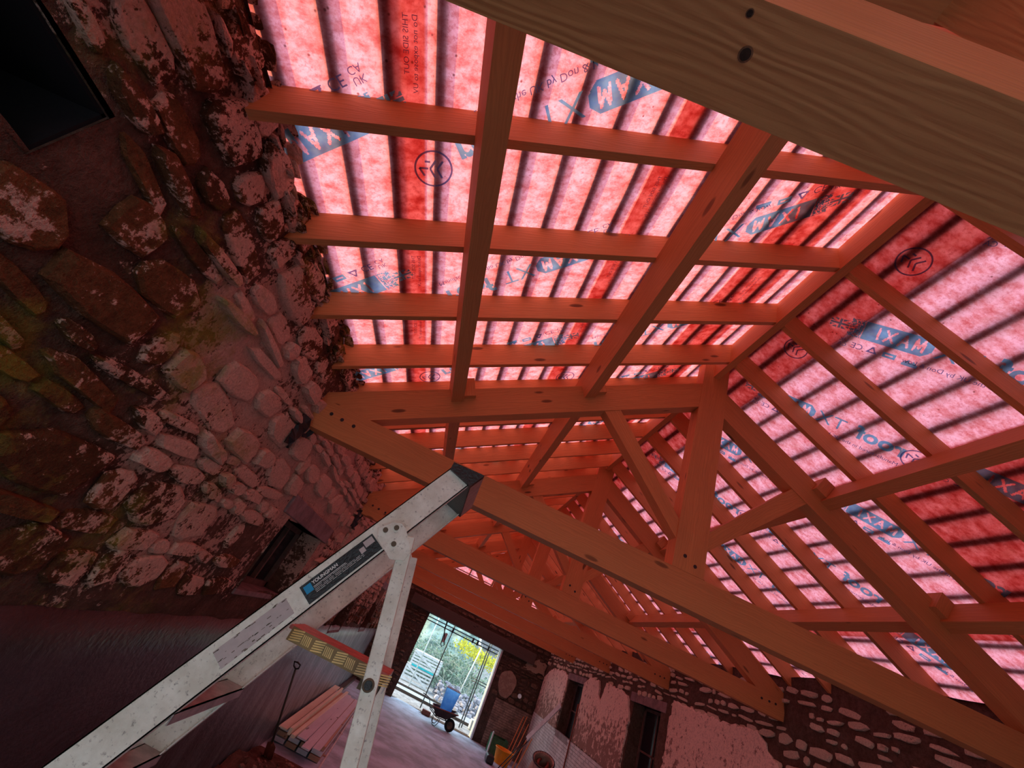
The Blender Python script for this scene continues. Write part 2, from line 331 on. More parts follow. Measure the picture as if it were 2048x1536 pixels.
# ------------------------------------------------------------------ walls: a mortar backing plus stones
def wall(name, O, U, N, u0, u1, v0, v1, holes, mat, res=.09, amp=.02, depth=.45, topf=None, flat=-9):
    """face grid of a rough wall in plane (u, z) with outward-to-room normal N; holes = (u0,u1,v0,v1)"""
    O, U, N = V(O), V(U), V(N)
    def cuts(a, b, extra):
        xs = {round(a, 4), round(b, 4)} | {round(e, 4) for e in extra if a < e < b}
        xs = sorted(xs); out = []
        for p, q in zip(xs, xs[1:]):
            k = max(1, round((q - p) / res)); out += [p + (q - p) * i / k for i in range(k)]
        return out + [xs[-1]]
    us = cuts(u0, u1, [h[0] for h in holes] + [h[1] for h in holes]); vs = cuts(v0, v1, [h[2] for h in holes] + [h[3] for h in holes])
    mb = MB(); idx = {}
    for i, u in enumerate(us):
        for j, v in enumerate(vs):
            vv = v
            if topf: vv = v0 + (v - v0) * (topf(u) - v0) / (v1 - v0)
            d = amp * fb(u, vv, 3.3, 1.5, 5) + amp * .6 * fb(u, vv, 9., 6, 3)
            if vv < flat: d = -.02
            idx[i, j] = len(mb.v); mb.v.append(tuple(O + U * u + V((0, 0, vv)) + N * d))
    for i in range(len(us) - 1):
        for j in range(len(vs) - 1):
            uc, vc = (us[i] + us[i + 1]) / 2, (vs[j] + vs[j + 1]) / 2
            if any(h[0] < uc < h[1] and h[2] < vc < h[3] for h in holes): continue
            mb.f.append((idx[i, j], idx[i + 1, j], idx[i + 1, j + 1], idx[i, j + 1])); mb.m.append(0)
    for h in holes:      # reveals, through the thickness
        a, b, c, d = h[:4]; q = [(a, c), (b, c), (b, d), (a, d)]
        for k in range(4):
            p0, p1 = q[k], q[(k + 1) % 4]; n = 5
            for s_ in range(n):
                A = [p0[t_] + (p1[t_] - p0[t_]) * s_ / n for t_ in (0, 1)]; B = [p0[t_] + (p1[t_] - p0[t_]) * (s_ + 1) / n for t_ in (0, 1)]
                vs_ = [O + U * A[0] + V((0, 0, A[1])) + N * .01, O + U * B[0] + V((0, 0, B[1])) + N * .01,
                       O + U * B[0] + V((0, 0, B[1])) - N * depth, O + U * A[0] + V((0, 0, A[1])) - N * depth]
                mb.add(vs_, [(0, 1, 2, 3)])
    # outer skin so the wall is solid to light
    oi = {}
    for i in (0, len(us) - 1):
        pass
    cu = sorted({u0, u1} | {h[0] for h in holes} | {h[1] for h in holes}); cv = sorted({v0, v1} | {h[2] for h in holes} | {h[3] for h in holes})
    for a, b in zip(cu, cu[1:]):
        for c, d in zip(cv, cv[1:]):
            if any(h[0] <= (a + b) / 2 <= h[1] and h[2] <= (c + d) / 2 <= h[3] for h in holes): continue
            tf = (lambda u, v: v0 + (v - v0) * (topf(u) - v0) / (v1 - v0)) if topf else (lambda u, v: v)
            mb.add([O + U * a + V((0, 0, tf(a, c))) - N * depth, O + U * b + V((0, 0, tf(b, c))) - N * depth, O + U * b + V((0, 0, tf(b, d))) - N * depth, O + U * a + V((0, 0, tf(a, d))) - N * depth], [(3, 2, 1, 0)])
    # top cap
    for a, b in zip(us, us[1:]):
        ta, tb = (topf(a), topf(b)) if topf else (v1, v1)
        mb.add([O + U * a + V((0, 0, ta)) + N * .01, O + U * b + V((0, 0, tb)) + N * .01, O + U * b + V((0, 0, tb)) - N * depth, O + U * a + V((0, 0, ta)) - N * depth], [(0, 1, 2, 3)])
    o = obj(name, mb, mat, smooth=False, fix=False); tag(o, kind='structure'); return o

STONES = []
def make_stones(n=26):
    for k in range(n):
        m = random.choice((9, 10, 11)); rnd = random.Random(k + 40); mb = MB(); ring = []
        for i in range(m):
            a = i / m * math.tau + rnd.uniform(-.18, .18); c, s_ = math.cos(a), math.sin(a); p = 4.6
            r = (abs(c) ** p + abs(s_) ** p) ** (-1 / p) * rnd.uniform(.80, 1.04)
            ring.append((.5 * r * c, .5 * r * s_))
        lay = []
        for sc, dz in ((1.0, -.35), (.985, .35), (.86, .82)):
            lay.append([(x * sc, y * sc, dz + rnd.uniform(-.14, .14)) for x, y in ring])
        vs = [p for l in lay for p in l]; c_ = len(vs); vs += [(rnd.uniform(-.08, .08), rnd.uniform(-.08, .08), rnd.uniform(.8, 1.0))]
        fs = []
        for q in range(2):
            for i in range(m): fs.append((q * m + i, q * m + (i + 1) % m, (q + 1) * m + (i + 1) % m, (q + 1) * m + i))
        for i in range(m): fs.append((2 * m + i, 2 * m + (i + 1) % m, c_))
        mb.add(vs, fs); STONES.append(mb)
make_stones()
STM = {}
def stone_mesh(k, mat):
    if (k, mat.name) not in STM:
        me = STONES[k].mesh('stone'); me.materials.append(mat); STM[k, mat.name] = me
    return STM[k, mat.name]
def rubble(parent, O, U, N, u0, u1, v0f, v1f, holes, mat, wr, hr, dr, rank, limit=300, skip=0., seed=1, name='stone', gap=.02, amp=.03):
    """coursed rubble: the `limit` stones that rank lowest become parts, the others one joined part"""
    rnd = random.Random(seed); O, U, N = V(O), V(U), V(N); cells = []
    vlo = min(v0f(u0), v0f(u1)); vhi = max(v1f(u0), v1f(u1), v1f((u0 + u1) / 2)); v = vlo
    while v < vhi:
        h = rnd.uniform(*hr); u = u0 - rnd.uniform(0, wr[0])
        while u < u1:
            wd = rnd.uniform(*wr); hh = h * rnd.choice((.78, .9, 1, 1, 1.1)); uc, vc = u + wd / 2, v + h / 2 + rnd.uniform(-.15, .15) * h
            if rnd.random() >= skip and v0f(uc) + hh * .3 < vc < v1f(uc) - hh * .25 and u0 + wd * .2 < uc < u1 - wd * .2 and not any(q[0] - wd * .33 < uc < q[1] + wd * .33 and q[2] - hh * .33 < vc < q[3] + hh * .33 for q in holes):
                cells.append((rank(uc, vc) / (wd * hh), uc, vc, wd - gap, hh - gap, rnd.uniform(*dr), rnd.uniform(-.14, .14), rnd.randrange(len(STONES))))
            u += wd
        v += h
    cells.sort(); rest = MB()
    for i, (_, uc, vc, wd, hh, dp, rz, k) in enumerate(cells):
        off = amp * fb(uc, vc, 3.3, 1.5, 5) + amp * .6 * fb(uc, vc, 9., 6, 3) + .006
        A = U * math.cos(rz) + V((0, 0, math.sin(rz))); B = V((0, 0, math.cos(rz))) - U * math.sin(rz); P = O + U * uc + V((0, 0, vc)) + N * off
        M = Matrix(((A.x * wd, B.x * hh, N.x * dp, P.x), (A.y * wd, B.y * hh, N.y * dp, P.y), (A.z * wd, B.z * hh, N.z * dp, P.z), (0, 0, 0, 1)))
        if i < limit:
            o = bpy.data.objects.new(name, stone_mesh(k, mat)); COL.objects.link(o); place(o, parent, M)
        else: rest.add([M @ V(p) for p in STONES[k].v], STONES[k].f)
    if rest.v: tag(obj(name + 's_beyond' if False else 'small_stones', rest, mat, parent, fix=False), kind='stuff')
dist = lambda y: max(.8, y) ** 2

# floor and yard
fm = MB(); nx, ny = 30, 90
for j in range(ny + 1):
    for i in range(nx + 1):
        x = XL - .45 + (XR - XL + .9) * i / nx; y = YN - .5 + (YF + .5 - YN + .5) * j / ny
        fm.v.append((x, y, FL + .012 * fb(x, y, 0, .8)))
fm.f = [(j * (nx + 1) + i, j * (nx + 1) + i + 1, (j + 1) * (nx + 1) + i + 1, (j + 1) * (nx + 1) + i) for j in range(ny) for i in range(nx)]; fm.m = [0] * len(fm.f)
tag(obj('floor', fm, FLOORM, fix=False), kind='structure')
ym = MB().box((-60, YF + .5, FL - .3), (60, 90, FL - .012)); ym.box((-60, -60, FL - .3), (60, YN - .5, FL - .012)); ym.box((-60, YN - .5, FL - .3), (XL - .45, YF + .5, FL - .012)); ym.box((XR + .45, YN - .5, FL - .3), (60, YF + .5, FL - .012))
tag(obj('yard', ym, GRAV), kind='structure')

# left wall
LH = [(4.43, 5.85, -.42, .28), (9.75, 11.0, -.86, .30), (14.3, 15.6, -.92, .30), (.15, .93, .60, .87)]
topL = lambda u: 1.56 + .05 * fb(u, 1, 1, 1.3) + .03 * fb(u, 5, 1, 5)
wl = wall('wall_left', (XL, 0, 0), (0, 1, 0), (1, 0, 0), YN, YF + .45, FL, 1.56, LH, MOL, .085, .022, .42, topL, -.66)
bandtop = lambda u: -.60 - .018 * u
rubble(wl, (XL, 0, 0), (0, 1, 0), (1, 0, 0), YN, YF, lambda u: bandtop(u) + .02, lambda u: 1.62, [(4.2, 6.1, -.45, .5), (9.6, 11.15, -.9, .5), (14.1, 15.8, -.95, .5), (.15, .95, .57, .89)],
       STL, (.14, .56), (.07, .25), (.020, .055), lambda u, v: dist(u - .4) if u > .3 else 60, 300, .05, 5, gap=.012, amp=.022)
# beam-filling of small flat stones between the rafter feet
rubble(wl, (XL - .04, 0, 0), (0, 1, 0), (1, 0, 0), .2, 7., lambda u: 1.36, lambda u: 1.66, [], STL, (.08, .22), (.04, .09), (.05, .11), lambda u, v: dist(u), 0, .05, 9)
# smooth cement-rendered dado
dm = MB(); n = 110
for i in range(n + 1):
    y = YN + (YF - YN) * i / n; zt = bandtop(y) + .03 * fb(y, 2, 2, 2.)
    for j in range(9):
        z = FL + (zt - FL) * j / 8; dm.v.append((XL + .012 + .010 * fb(y, z, 1, .9) + (.0 if j < 8 else -.02), y, z))
    dm.v.append((XL - .05, y, zt + .01))
dm.f = [(i * 10 + j, i * 10 + j + 1, (i + 1) * 10 + j + 1, (i + 1) * 10 + j) for i in range(n) for j in range(9)]; dm.m = [0] * len(dm.f)
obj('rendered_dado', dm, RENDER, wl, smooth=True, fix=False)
# putlog recess: near-black back and lining paint in the shade inside
RECESS_SHADE = m_simple('recess_shade', (.010, .008, .010), .95)
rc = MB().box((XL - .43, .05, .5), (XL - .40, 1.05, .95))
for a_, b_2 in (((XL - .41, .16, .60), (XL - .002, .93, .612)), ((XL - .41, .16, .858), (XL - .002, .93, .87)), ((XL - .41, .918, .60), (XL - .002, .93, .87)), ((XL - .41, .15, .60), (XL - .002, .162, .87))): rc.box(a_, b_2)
obj('recess_back', rc, RECESS_SHADE, wl)

# right wall
RH = [(10.13, 11.42, -1.0, .48), (15.03, 16.45, -1.12, .42)]
topR = lambda u: 1.50 + .04 * fb(u, 7, 1, 1.3)
wr_ = wall('wall_right', (XR, 0, 0), (0, 1, 0), (-1, 0, 0), YN, YF + .45, FL, 1.5, RH, MOR, .11, .03, .42, topR)
def platex(u, v):   # where plaster panels cover the stones
    return (6.95 < u < 9.75 and v < .62) or (11.7 < u < 14.9 and v < .64) or (16.7 < u and v < .55)
rubble(wr_, (XR, 0, 0), (0, 1, 0), (-1, 0, 0), YN, YF, lambda u: -1.0, lambda u: 1.42,
       [(9.75, 11.7, -1.05, .62), (14.8, 16.7, -1.2, .60), (7.0, 9.7, -1.2, .60), (11.8, 14.8, -1.2, .62), (16.9, 19.6, -1.2, .5)],
       STR, (.12, .44), (.08, .19), (.012, .035), lambda u, v: 1 if (3.5 < u) and v > .2 else 30, 300, .20, 8, gap=.045)
def ragged(pts, jit, step=.07, seed=0):
    out = []; rnd = random.Random(seed)
    for (a, b), (c, d) in zip(pts, pts[1:] + pts[:1]):
        k = max(1, int(math.hypot(c - a, d - b) / step))
        for i in range(k): out.append((a + (c - a) * i / k + rnd.uniform(-jit, jit), b + (d - b) * i / k + rnd.uniform(-jit, jit)))
    return out
def slab(name, O, U, N, poly, th, mat, parent):
    O, U, N = V(O), V(U), V(N); mb = MB(); n = len(poly)
    f = lambda u, v, d: O + U * u + V((0, 0, v)) + N * d
    cu = sum(p[0] for p in poly) / n; cv = sum(p[1] for p in poly) / n
    vs = [f(u, v, -.05) for u, v in poly] + [f(u, v, th * .8) for u, v in poly] + [f(cu + (u - cu) * .97, cv + (v - cv) * .97, th) for u, v in poly]
    fs = [(i, (i + 1) % n, n + (i + 1) % n, n + i) for i in range(n)] + [(n + i, n + (i + 1) % n, 2 * n + (i + 1) % n, 2 * n + i) for i in range(n)] + [tuple(range(2 * n, 3 * n))]
    mb.add(vs, fs); return obj(name, mb, mat, parent)
RW = ((XR, 0, 0), (0, 1, 0), (-1, 0, 0))
slab('plaster_panel', *RW, ragged([(9.78, -1.0), (9.72, .35), (9.62, .74), (8.9, .70), (8.0, .66), (7.2, .70), (6.95, .52), (6.72, .35), (6.70, -.1), (6.62, -1.0)], .03, seed=1), .05, PLA, wr_)
slab('plaster_panel', *RW, ragged([(14.85, -1.0), (14.9, .45), (14.5, .66), (13.75, .66), (13.55, .3), (13.35, .25), (13.2, .66), (12.2, .62), (11.75, .55), (11.5, .1), (11.55, -1.0)], .03, seed=2), .05, PLA, wr_)
slab('plaster_panel', *RW, ragged([(19.5, -1.1), (19.5, .2), (18.6, .55), (17.2, .6), (16.6, .5), (16.55, -1.1)], .035, seed=3), .05, PLA, wr_)
def bricks(parent, O, U, N, u0, u1, v0, v1, mat, jmat, limit, rank, holes=(), proud=.014):
    O, U, N = V(O), V(U), V(N)
    M0 = Matrix(((U.x, 0, N.x, O.x), (U.y, 0, N.y, O.y), (0, 1, 0, O.z), (0, 0, 0, 1)))
    obj('mortar_bed', MB().box((u0, v0, -.06), (u1, v1, .056 - proud), 0, M0), jmat, parent)
    cells = []; r = 0; v = v0
    while v + .065 <= v1 + .01:
        u = u0 + (-.12 if r % 2 else 0)
        while u < u1:
            a, b = max(u + .006, u0), min(u + .219, u1)
            if b - a > .03 and not any(h[0] < (a + b) / 2 < h[1] and h[2] < v + .03 < h[3] for h in holes): cells.append((rank((a + b) / 2, v), a, b, v))
            u += .225
        v += .075; r += 1
    cells.sort(); rest = MB(); bm = MB().box((-.5, -.5, 0), (.5, .5, 1)).mesh('brick'); bm.materials.append(mat); rnd = random.Random(4)
    for i, (_, a, b, v) in enumerate(cells):
        pr = .056 + rnd.uniform(-.004, .004); tl = rnd.uniform(-.01, .01)
        M = M0 @ Matrix.Translation(((a + b) / 2, v + .035, .0)) @ Matrix.Rotation(tl, 4, 'Z') @ Matrix.Diagonal((b - a, .064, pr, 1))
        if i < limit: o = bpy.data.objects.new('brick', bm); COL.objects.link(o); place(o, parent, M)
        else: rest.box((-.5, -.5, 0), (.5, .5, 1), 0, M)
    if rest.v: tag(obj('brickwork', rest, mat, parent, fix=False), kind='stuff')
bricks(wr_, *RW, 9.6, 19.5, FL, -1.0, BRW, JOINT, 290, lambda u, v: -v * 3 + u * .4 if v > -1.9 else 99, [(15.03, 16.45, -1.12, -1.0)])

# far wall with the wide doorway
FD = (.0, 3.37, FL, .37)
wf = wall('wall_far', (0, YF, 0), (1, 0, 0), (0, -1, 0), XL - .42, XR + .42, FL, 1.42, [(FD[0], FD[1], FL + .001, FD[3])], MOF, .12, .03, .5)
rubble(wf, (0, YF, 0), (1, 0, 0), (0, -1, 0), XL, XR, lambda u: FL if u < 3.3 else -1.15, lambda u: 1.35, [(-.05, 3.42, FL, .46), (-1.0, 4.7, .38, .80)], STF, (.16, .42), (.09, .2), (.02, .05), lambda u, v: 1, 290, .2, 12, gap=.04)
bricks(wf, (0, YF, 0), (1, 0, 0), (0, -1, 0), 3.75, XR, FL, -1.15, BRD, JOIND, 180, lambda u, v: -v)
circ = [(3.98 + .36 * math.cos(a) * (1 + .1 * math.sin(3 * a)), -.62 + .46 * math.sin(a)) for a in [k / 22 * math.tau for k in range(22)]]
slab('plaster_patch', (0, YF, 0), (1, 0, 0), (0, -1, 0), ragged(circ, .015, .2, 3), .05, PLF, wf)
slab('plaster_patch', (0, YF, 0), (1, 0, 0), (0, -1, 0), ragged([(4.4, .1), (5.3, .2), (5.3, .6), (4.9, .62), (4.5, .4)], .04, .1, 4), .04, PLF, wf)
obj('door_jamb_reveal', MB().box((3.335, YF - .06, FL), (3.40, YF + .5, .36)), BRW, wf)
rg = random.Random(3)
bt = timber('door_lintel', (-.95, YF - .04, .60), (4.75, YF - .04, .56), .3, .40, WOODD, wf); bevel(bt, .02)
# rear wall (behind the camera) with an open doorway that lets the daylight in
wb = wall('wall_back', (0, YN, 0), (1, 0, 0), (0, 1, 0), XL - .42, XR + .42, FL, 1.42, [(-1.50, 2.9, FL + .001, .75)], MOF, .3, .02, .4)
gb = MB().prism([(XL - .42, 1.40), (XR + .42, 1.40), (XM, 3.68)], YN - .4, YN)
obj('gable_infill', gb, MOF, wb)

# windows (deep, boarded or glazed dark)
def window(name, x, sgn, y0, y1, z0, z1, bars):
    w0 = empty(name, (x, (y0 + y1) / 2, z0)); tag(w0, kind='structure')
    xi = x - sgn * .30
    obj('glass', MB().box((min(xi, xi - sgn * .012), y0, z0), (max(xi, xi - sgn * .012), y1, z1)), GLASS, w0)
    fr = MB(); t = .06
    for a, b, c, d in ((y0, y1, z0, z0 + t), (y0, y1, z1 - t, z1), (y0, y0 + t, z0, z1), (y1 - t, y1, z0, z1)): fr.box((xi - .03, a, c), (xi + .045, b, d))
    obj('window_frame', fr, JOINERY, w0)
    for k in bars[0]: yy = y0 + (y1 - y0) * k; obj('glazing_bar', MB().box((xi - .02, yy - .02, z0 + t), (xi + .05, yy + .02, z1 - t)), JOINERY, w0)
    for k in bars[1]: zz = z0 + (z1 - z0) * k; obj('glazing_bar', MB().box((xi - .02, y0 + t, zz - .018), (xi + .055, y1 - t, zz + .018)), JOINERY, w0)
    # lintel slab over the opening, standing a little proud
    l = obj('lintel', MB().box((min(x + sgn * .028, x - sgn * .3), y0 - .20, z1), (max(x + sgn * .028, x - sgn * .3), y1 + .20, z1 + .19)), LINT, w0); bevel(l, .012)
    s_ = obj('window_sill', MB().box((min(x + sgn * .012, x - sgn * .3), y0 - .01, z0 - .05), (max(x + sgn * .012, x - sgn * .3), y1 + .01, z0 + .001)), LINT, w0); bevel(s_, .01)
    return w0
window('window_1', XL, 1, 4.43, 5.85, -.42, .28, ((.28, .66), ()))
window('window_2', XL, 1, 9.75, 11.0, -.86, .30, ((.5,), (.5,)))
window('window_3', XL, 1, 14.3, 15.6, -.92, .30, ((.5,), (.5,)))
window('window_4', XR, -1, 10.13, 11.42, -1.0, .48, ((.5,), (.45,)))
window('window_5', XR, -1, 15.03, 16.45, -1.12, .42, ((.5,), (.5,)))

# ------------------------------------------------------------------ roof carpentry
def rs(s_, n_, side=0):      # (distance along slope, height off rafter underside) -> x, z
    x = s_ * CT - n_ * ST; z = ZR + s_ * ST + n_ * CT
    return (x, z) if side == 0 else (2 * XM - x, z)
PUR = {0: [(-.905, -.79), (.455, .575)], 1: [(-.835, -.72), (.455, .575)]}
PN = ['lower', 'upper']; SIDE = ['left', 'right']
TN = {0: 'nearest truss, its tie beam crossing the top right corner', 1: 'second truss from the camera, behind the stepladder top', 2: 'third truss from the camera, seen behind the second',
      3: 'fourth truss from the camera, in the middle distance', 4: 'fifth truss from the camera, near the far end', 5: 'farthest truss, beside the hipped end', -1: 'truss behind the camera'}
def truss(k, y):
    E = empty('roof_truss', (XM, y + .073, .9)); tag(E, 'pine king-post roof truss, ' + TN[k], 'roof truss', 'roof trusses down the barn')
    Y0, Y1 = y, y + .148
    def P(name, poly, grain0, grain1, mat=WOOD, ya=Y0, yb=Y1):
        # prism whose mesh is kept in a frame with x along the grain
        F = frame((grain0[0], y, grain0[1]), (grain1[0], y, grain1[1])); Fi = F.inverted()
        mb = MB().prism(poly, ya, yb); mb.v = [tuple(Fi @ V(q)) for q in mb.v]
        return obj(name, mb, mat, E, F)
    P('tie_beam', [(-1.95, .9), (5.64, .9), (5.64, 1.175), (-1.95, 1.175)], (-1.9, 1.), (5.6, 1.))
    for sd in (0, 1):
        mx = (lambda p: p) if sd == 0 else (lambda p: (2 * XM - p[0], p[1]))
        P('principal_rafter', [mx(q) for q in ((-1.215, 1.176), (1.70, 2.903), (1.70, 3.238), (-1.80, 1.176))], mx((-1.8, 1.176)), mx((1.70, 3.238)), ya=Y0 + .004, yb=Y1 - .004)
        P('strut', [mx(q) for q in ((.745, 2.35), (.905, 2.435), (1.70, 1.60), (1.70, 1.42))], mx((.8, 2.4)), mx((1.7, 1.5)), ya=Y0 + .012, yb=Y1 - .012)
        for j, (a, b) in enumerate(PUR[sd]):
            q = [rs(b + .001, -.20, sd), rs(b + .12, -.20, sd), rs(b + .12, -.005, sd), rs(b + .001, -.005, sd)]
            P('cleat', q, rs(b, -.1, sd), rs(b, 0, sd), ya=Y0 - .055, yb=Y1 + .01)
    P('king_post', [(1.70, 1.176), (1.99, 1.176), (1.99, 3.60), (1.70, 3.60)], (1.845, 1.176), (1.845, 3.6), ya=Y0 - .002, yb=Y1 + .002)
    for bx, bz in ((-1.53, 1.075), (-1.42, 1.068), (-1.30, 1.062), (5.00, 1.065), (5.12, 1.07), (5.22, 1.075), (1.80, 1.30), (1.90, 1.25)):
        obj('bolt_head', MB().tube((bx, Y0 - .006, bz), (bx, Y0 + .02, bz), .016, n=10), BARROW, E)
    if k in (1, 2):      # crumpled black damp-proof wrap under the bearing end
        mb = MB(); rr = random.Random(k)
        for i in range(7):
            for j in range(7):
                mb.v.append((XL + .02 + .10 * math.sin(i * 1.1) * .4 + rr.uniform(0, .05), y - .16 + .05 * i + rr.uniform(-.01, .01), .93 - j * .045 + rr.uniform(-.01, .01)))
        mb.f = [(i * 7 + j, i * 7 + j + 1, (i + 1) * 7 + j + 1, (i + 1) * 7 + j) for i in range(6) for j in range(6)]; mb.m = [0] * 36
        o = obj('damp_proof_wrap', mb, BLACKP, E, fix=False); md = o.modifiers.new('th', 'SOLIDIFY'); md.thickness = .012
    return E
for i, y in enumerate(TRUSS_Y): truss(i - 1, y)
# big knots on the underside and face of the nearest tie beam
KN = m_simple('knot_wood', (.05, .022, .012), .7, 0, .4, 60, .3); KR = m_simple('knot_rim', (.26, .11, .05), .7, 0, .3, 50, .3)
t0 = bpy.data.objects['tie_beam.001']
for x, y, r in ((.083, .211, .0085), (.058, .166, .0045)):
    q = obj('knot', MB().tube((x, y, .8994), (x, y, .9005), r * 1.35, n=18), KR, t0); obj('knot_heart', MB().tube((x, y, .8988), (x, y, .9), r, n=18), KN, t0)
# ridge board
timber('ridge_board', (XM, YN, 3.535), (XM, YEND + .05, 3.535), .07, .29, WOOD)
tag(bpy.data.objects['ridge_board'], 'long pine ridge board where both slopes meet', 'ridge board')
# purlins, one length per bay
ends = [YN] + [y + .074 for y in TRUSS_Y[1:]] + [YEND - .3]
for sd in (0, 1):
    for j, (a, b) in enumerate(PUR[sd]):
        for k in range(len(ends) - 1):
            if ends[k + 1] - ends[k] < .2: continue
            x, z = rs((a + b) / 2, -.117, sd); up = (-ST if sd == 0 else ST, 0, CT)
            o = timber('purlin', (x, ends[k] + .001, z), (x, ends[k + 1] - .001, z), .115, .231, WOOD, up=up)
            where = ['over and behind the camera', 'in the nearest whole bay', 'in the second bay ahead', 'in the third bay ahead', 'in the fourth bay ahead', 'in the fifth bay ahead', 'in the last bay'][k]
            tag(o, f'{PN[j]} pine purlin on the {SIDE[sd]} slope {where}', 'purlin', f'{PN[j]} purlins of the {SIDE[sd]} slope')
# common rafters
ry = [1.07 + .686 * k for k in range(-6, 23) if 1.07 + .686 * k < YEND - .1]
def rafter_mesh():
    mb = MB(); L = (1.81 - (-2.0)) / CT; h = .233
    poly = [(0, 0), (L, 0), (L - 0 + h * T * 0, 0)]
    a = (0., 0.); b = (L, 0.); c = (L - h * math.tan(0), h)
    # plumb cut at the ridge: the top edge runs on by h*tan(pitch)
    poly = [(0, 0), (L, 0), (L + h * T, h), (-.0, h)]
    mb.prism(poly, 0, .047); me = mb.mesh('common_rafter'); me.materials.append(WOOD); fixn(me); return me
RFM = rafter_mesh()
KEEP = [y for y in ry if not any(t - .06 < y < t + .17 for t in TRUSS_Y)]
SK = {}
for sd in (0, 1):
    nn = 0
    for y in ry:
        if sd == 0: M = Matrix(((CT, 0, -ST, -2.0), (0, 1, 0, y), (ST, 0, CT, ZR - T * 2.0), (0, 0, 0, 1)))
        else: M = Matrix(((-CT, 0, ST, 2 * XM + 2.0), (0, 1, 0, y), (ST, 0, CT, ZR - T * 2.0), (0, 0, 0, 1)))
        o = bpy.data.objects.new('common_rafter', RFM); COL.objects.link(o); place(o, None, M)
        if y < .3: lab = f'pine common rafter overhead on the {SIDE[sd]} slope, {ORD[ry.index(y)]} from the rear wall'
        else: nn += 1; lab = f'pine common rafter on the {SIDE[sd]} slope, {ORD[nn-1]} beyond the near tie beam'
        tag(o, lab, 'rafter', f'common rafters of the {SIDE[sd]} slope')
# hipped far end
AP = V((XM, YEND + .02, 3.41)); EZ = 1.36
for sd, x in ((0, XL - .1), (1, XR + .1)):
    o = timber('hip_rafter', (x, YF + .1, EZ + .10), (AP.x, AP.y, AP.z + .12), .06, .26, WOOD)
    tag(o, f'diagonal pine hip rafter at the far {SIDE[sd]} corner of the roof', 'rafter')
hs = (3.41 - EZ) / (YF + .1 - AP.y)
for i, x in enumerate([XL + .55, XL + 1.2, XL + 1.85, XL + 2.5, XM, XR - 2.5, XR - 1.85, XR - 1.2, XR - .55]):
    f = 1 - abs(x - XM) / (XM - XL + .1)
    o = timber('jack_rafter', (x, YF + .1, EZ + .10), (x, YF + .1 + (AP.y - YF - .1) * f, EZ + .10 + (3.41 - EZ) * f), .047, .22, WOOD)
    tag(o, f'short pine jack rafter of the hipped far end, {ORD[i]} from the left', 'rafter', 'jack rafters of the hipped end')

# ------------------------------------------------------------------ membrane and battens
def sheet(name, side, s0, s1, y0, y1, n_, parent=None, mat=None, ds=.09, dy=.085, sag=.004):
    mb = MB(); ns = max(1, round((s1 - s0) / ds)); ny_ = max(1, round((y1 - y0) / dy))
    for i in range(ns + 1):
        for j in range(ny_ + 1):
            s_ = s0 + (s1 - s0) * i / ns; y = y0 + (y1 - y0) * j / ny_
            ph = ((y - 1.09) / .686) % 1.
            d = -sag * math.sin(math.pi * ph) ** 2 - .0012 * fb(s_, y, side * 7, 4, 2)
            x, z = rs(s_, n_ + d, side); mb.v.append((x, y, z))
    mb.f = [(i * (ny_ + 1) + j, (i + 1) * (ny_ + 1) + j, (i + 1) * (ny_ + 1) + j + 1, i * (ny_ + 1) + j + 1) for i in range(ns) for j in range(ny_)]; mb.m = [0] * len(mb.f)
    return obj(name, mb, mat or MEMB, parent, smooth=True, fix=False)
SRID = XM / CT + .235 * ST / CT * 0 + .135
mem = []
for sd in (0, 1):
    m = sheet('roof_membrane', sd, -2.42, SRID, YN - .4, YEND, .237); mem.append(m)
    tag(m, f'translucent pink roofing membrane stretched over the {SIDE[sd]} slope', 'membrane')
for a, b in ((-1.29, -1.135), (.24, .39), (1.47, 1.985)): sheet('lap_strip', 0, a, b, YN, YEND, .247, mem[0], MEMB2)
for a, b in ((1.70, SRID), (.40, .50), (-1.26, -1.1)): sheet('lap_strip', 1, a, b, YN, YEND, .247, mem[1], MEMB2)
sheet('lap_strip', 1, -2.0, .40, YN, 3.26, .249, mem[1], MEMB2)
e0 = rs(-2.42, .237, 0); e1 = rs(-2.42, .237, 1); ap = rs(SRID, .237, 0); YE = YF + .35
mb = MB().add([(e0[0], YE, e0[1]), (e1[0], YE, e1[1]), (ap[0], YEND, ap[1])], [(0, 1, 2)])
for sd, e in ((0, e0), (1, e1)): obj('end_panel', MB().add([(e[0], YEND - .01, e[1]), (e[0], YE, e[1]), (ap[0], YEND, ap[1])], [(0, 1, 2)]), MEMB, mem[sd], fix=False)
ylen = lambda s_: YEND + (YE - YEND) * max(0, min(1, (SRID - s_) / (SRID + 2.42)))
for sd in (0, 1):
    for i, y in enumerate([ry[-1] + .686 * k for k in range(1, 6)]):
        if y > YF: continue
        st = SRID - (y - YEND) / (YE - YEND) * (SRID + 2.42) - .12
        if st < -1.9: continue
        a, b = rs(-2.1, .117, sd), rs(st, .117, sd)
        o = timber('jack_rafter', (a[0], y, a[1]), (b[0], y, b[1]), .047, .233, WOOD); tag(o, f'short pine rafter meeting the far {SIDE[sd]} hip, {ORD[i]} past the ridge end', 'rafter', 'jack rafters of the side slopes')
hm = obj('roof_membrane', mb, MEMB, fix=False); tag(hm, 'translucent pink roofing membrane over the hipped far end', 'membrane')
bn = .237 + .012
def batten(p0, p1, label, group, up):
    o = timber('roof_batten', p0, p1, .064, .034, BATT, up=up); return tag(o, label, 'batten', group)
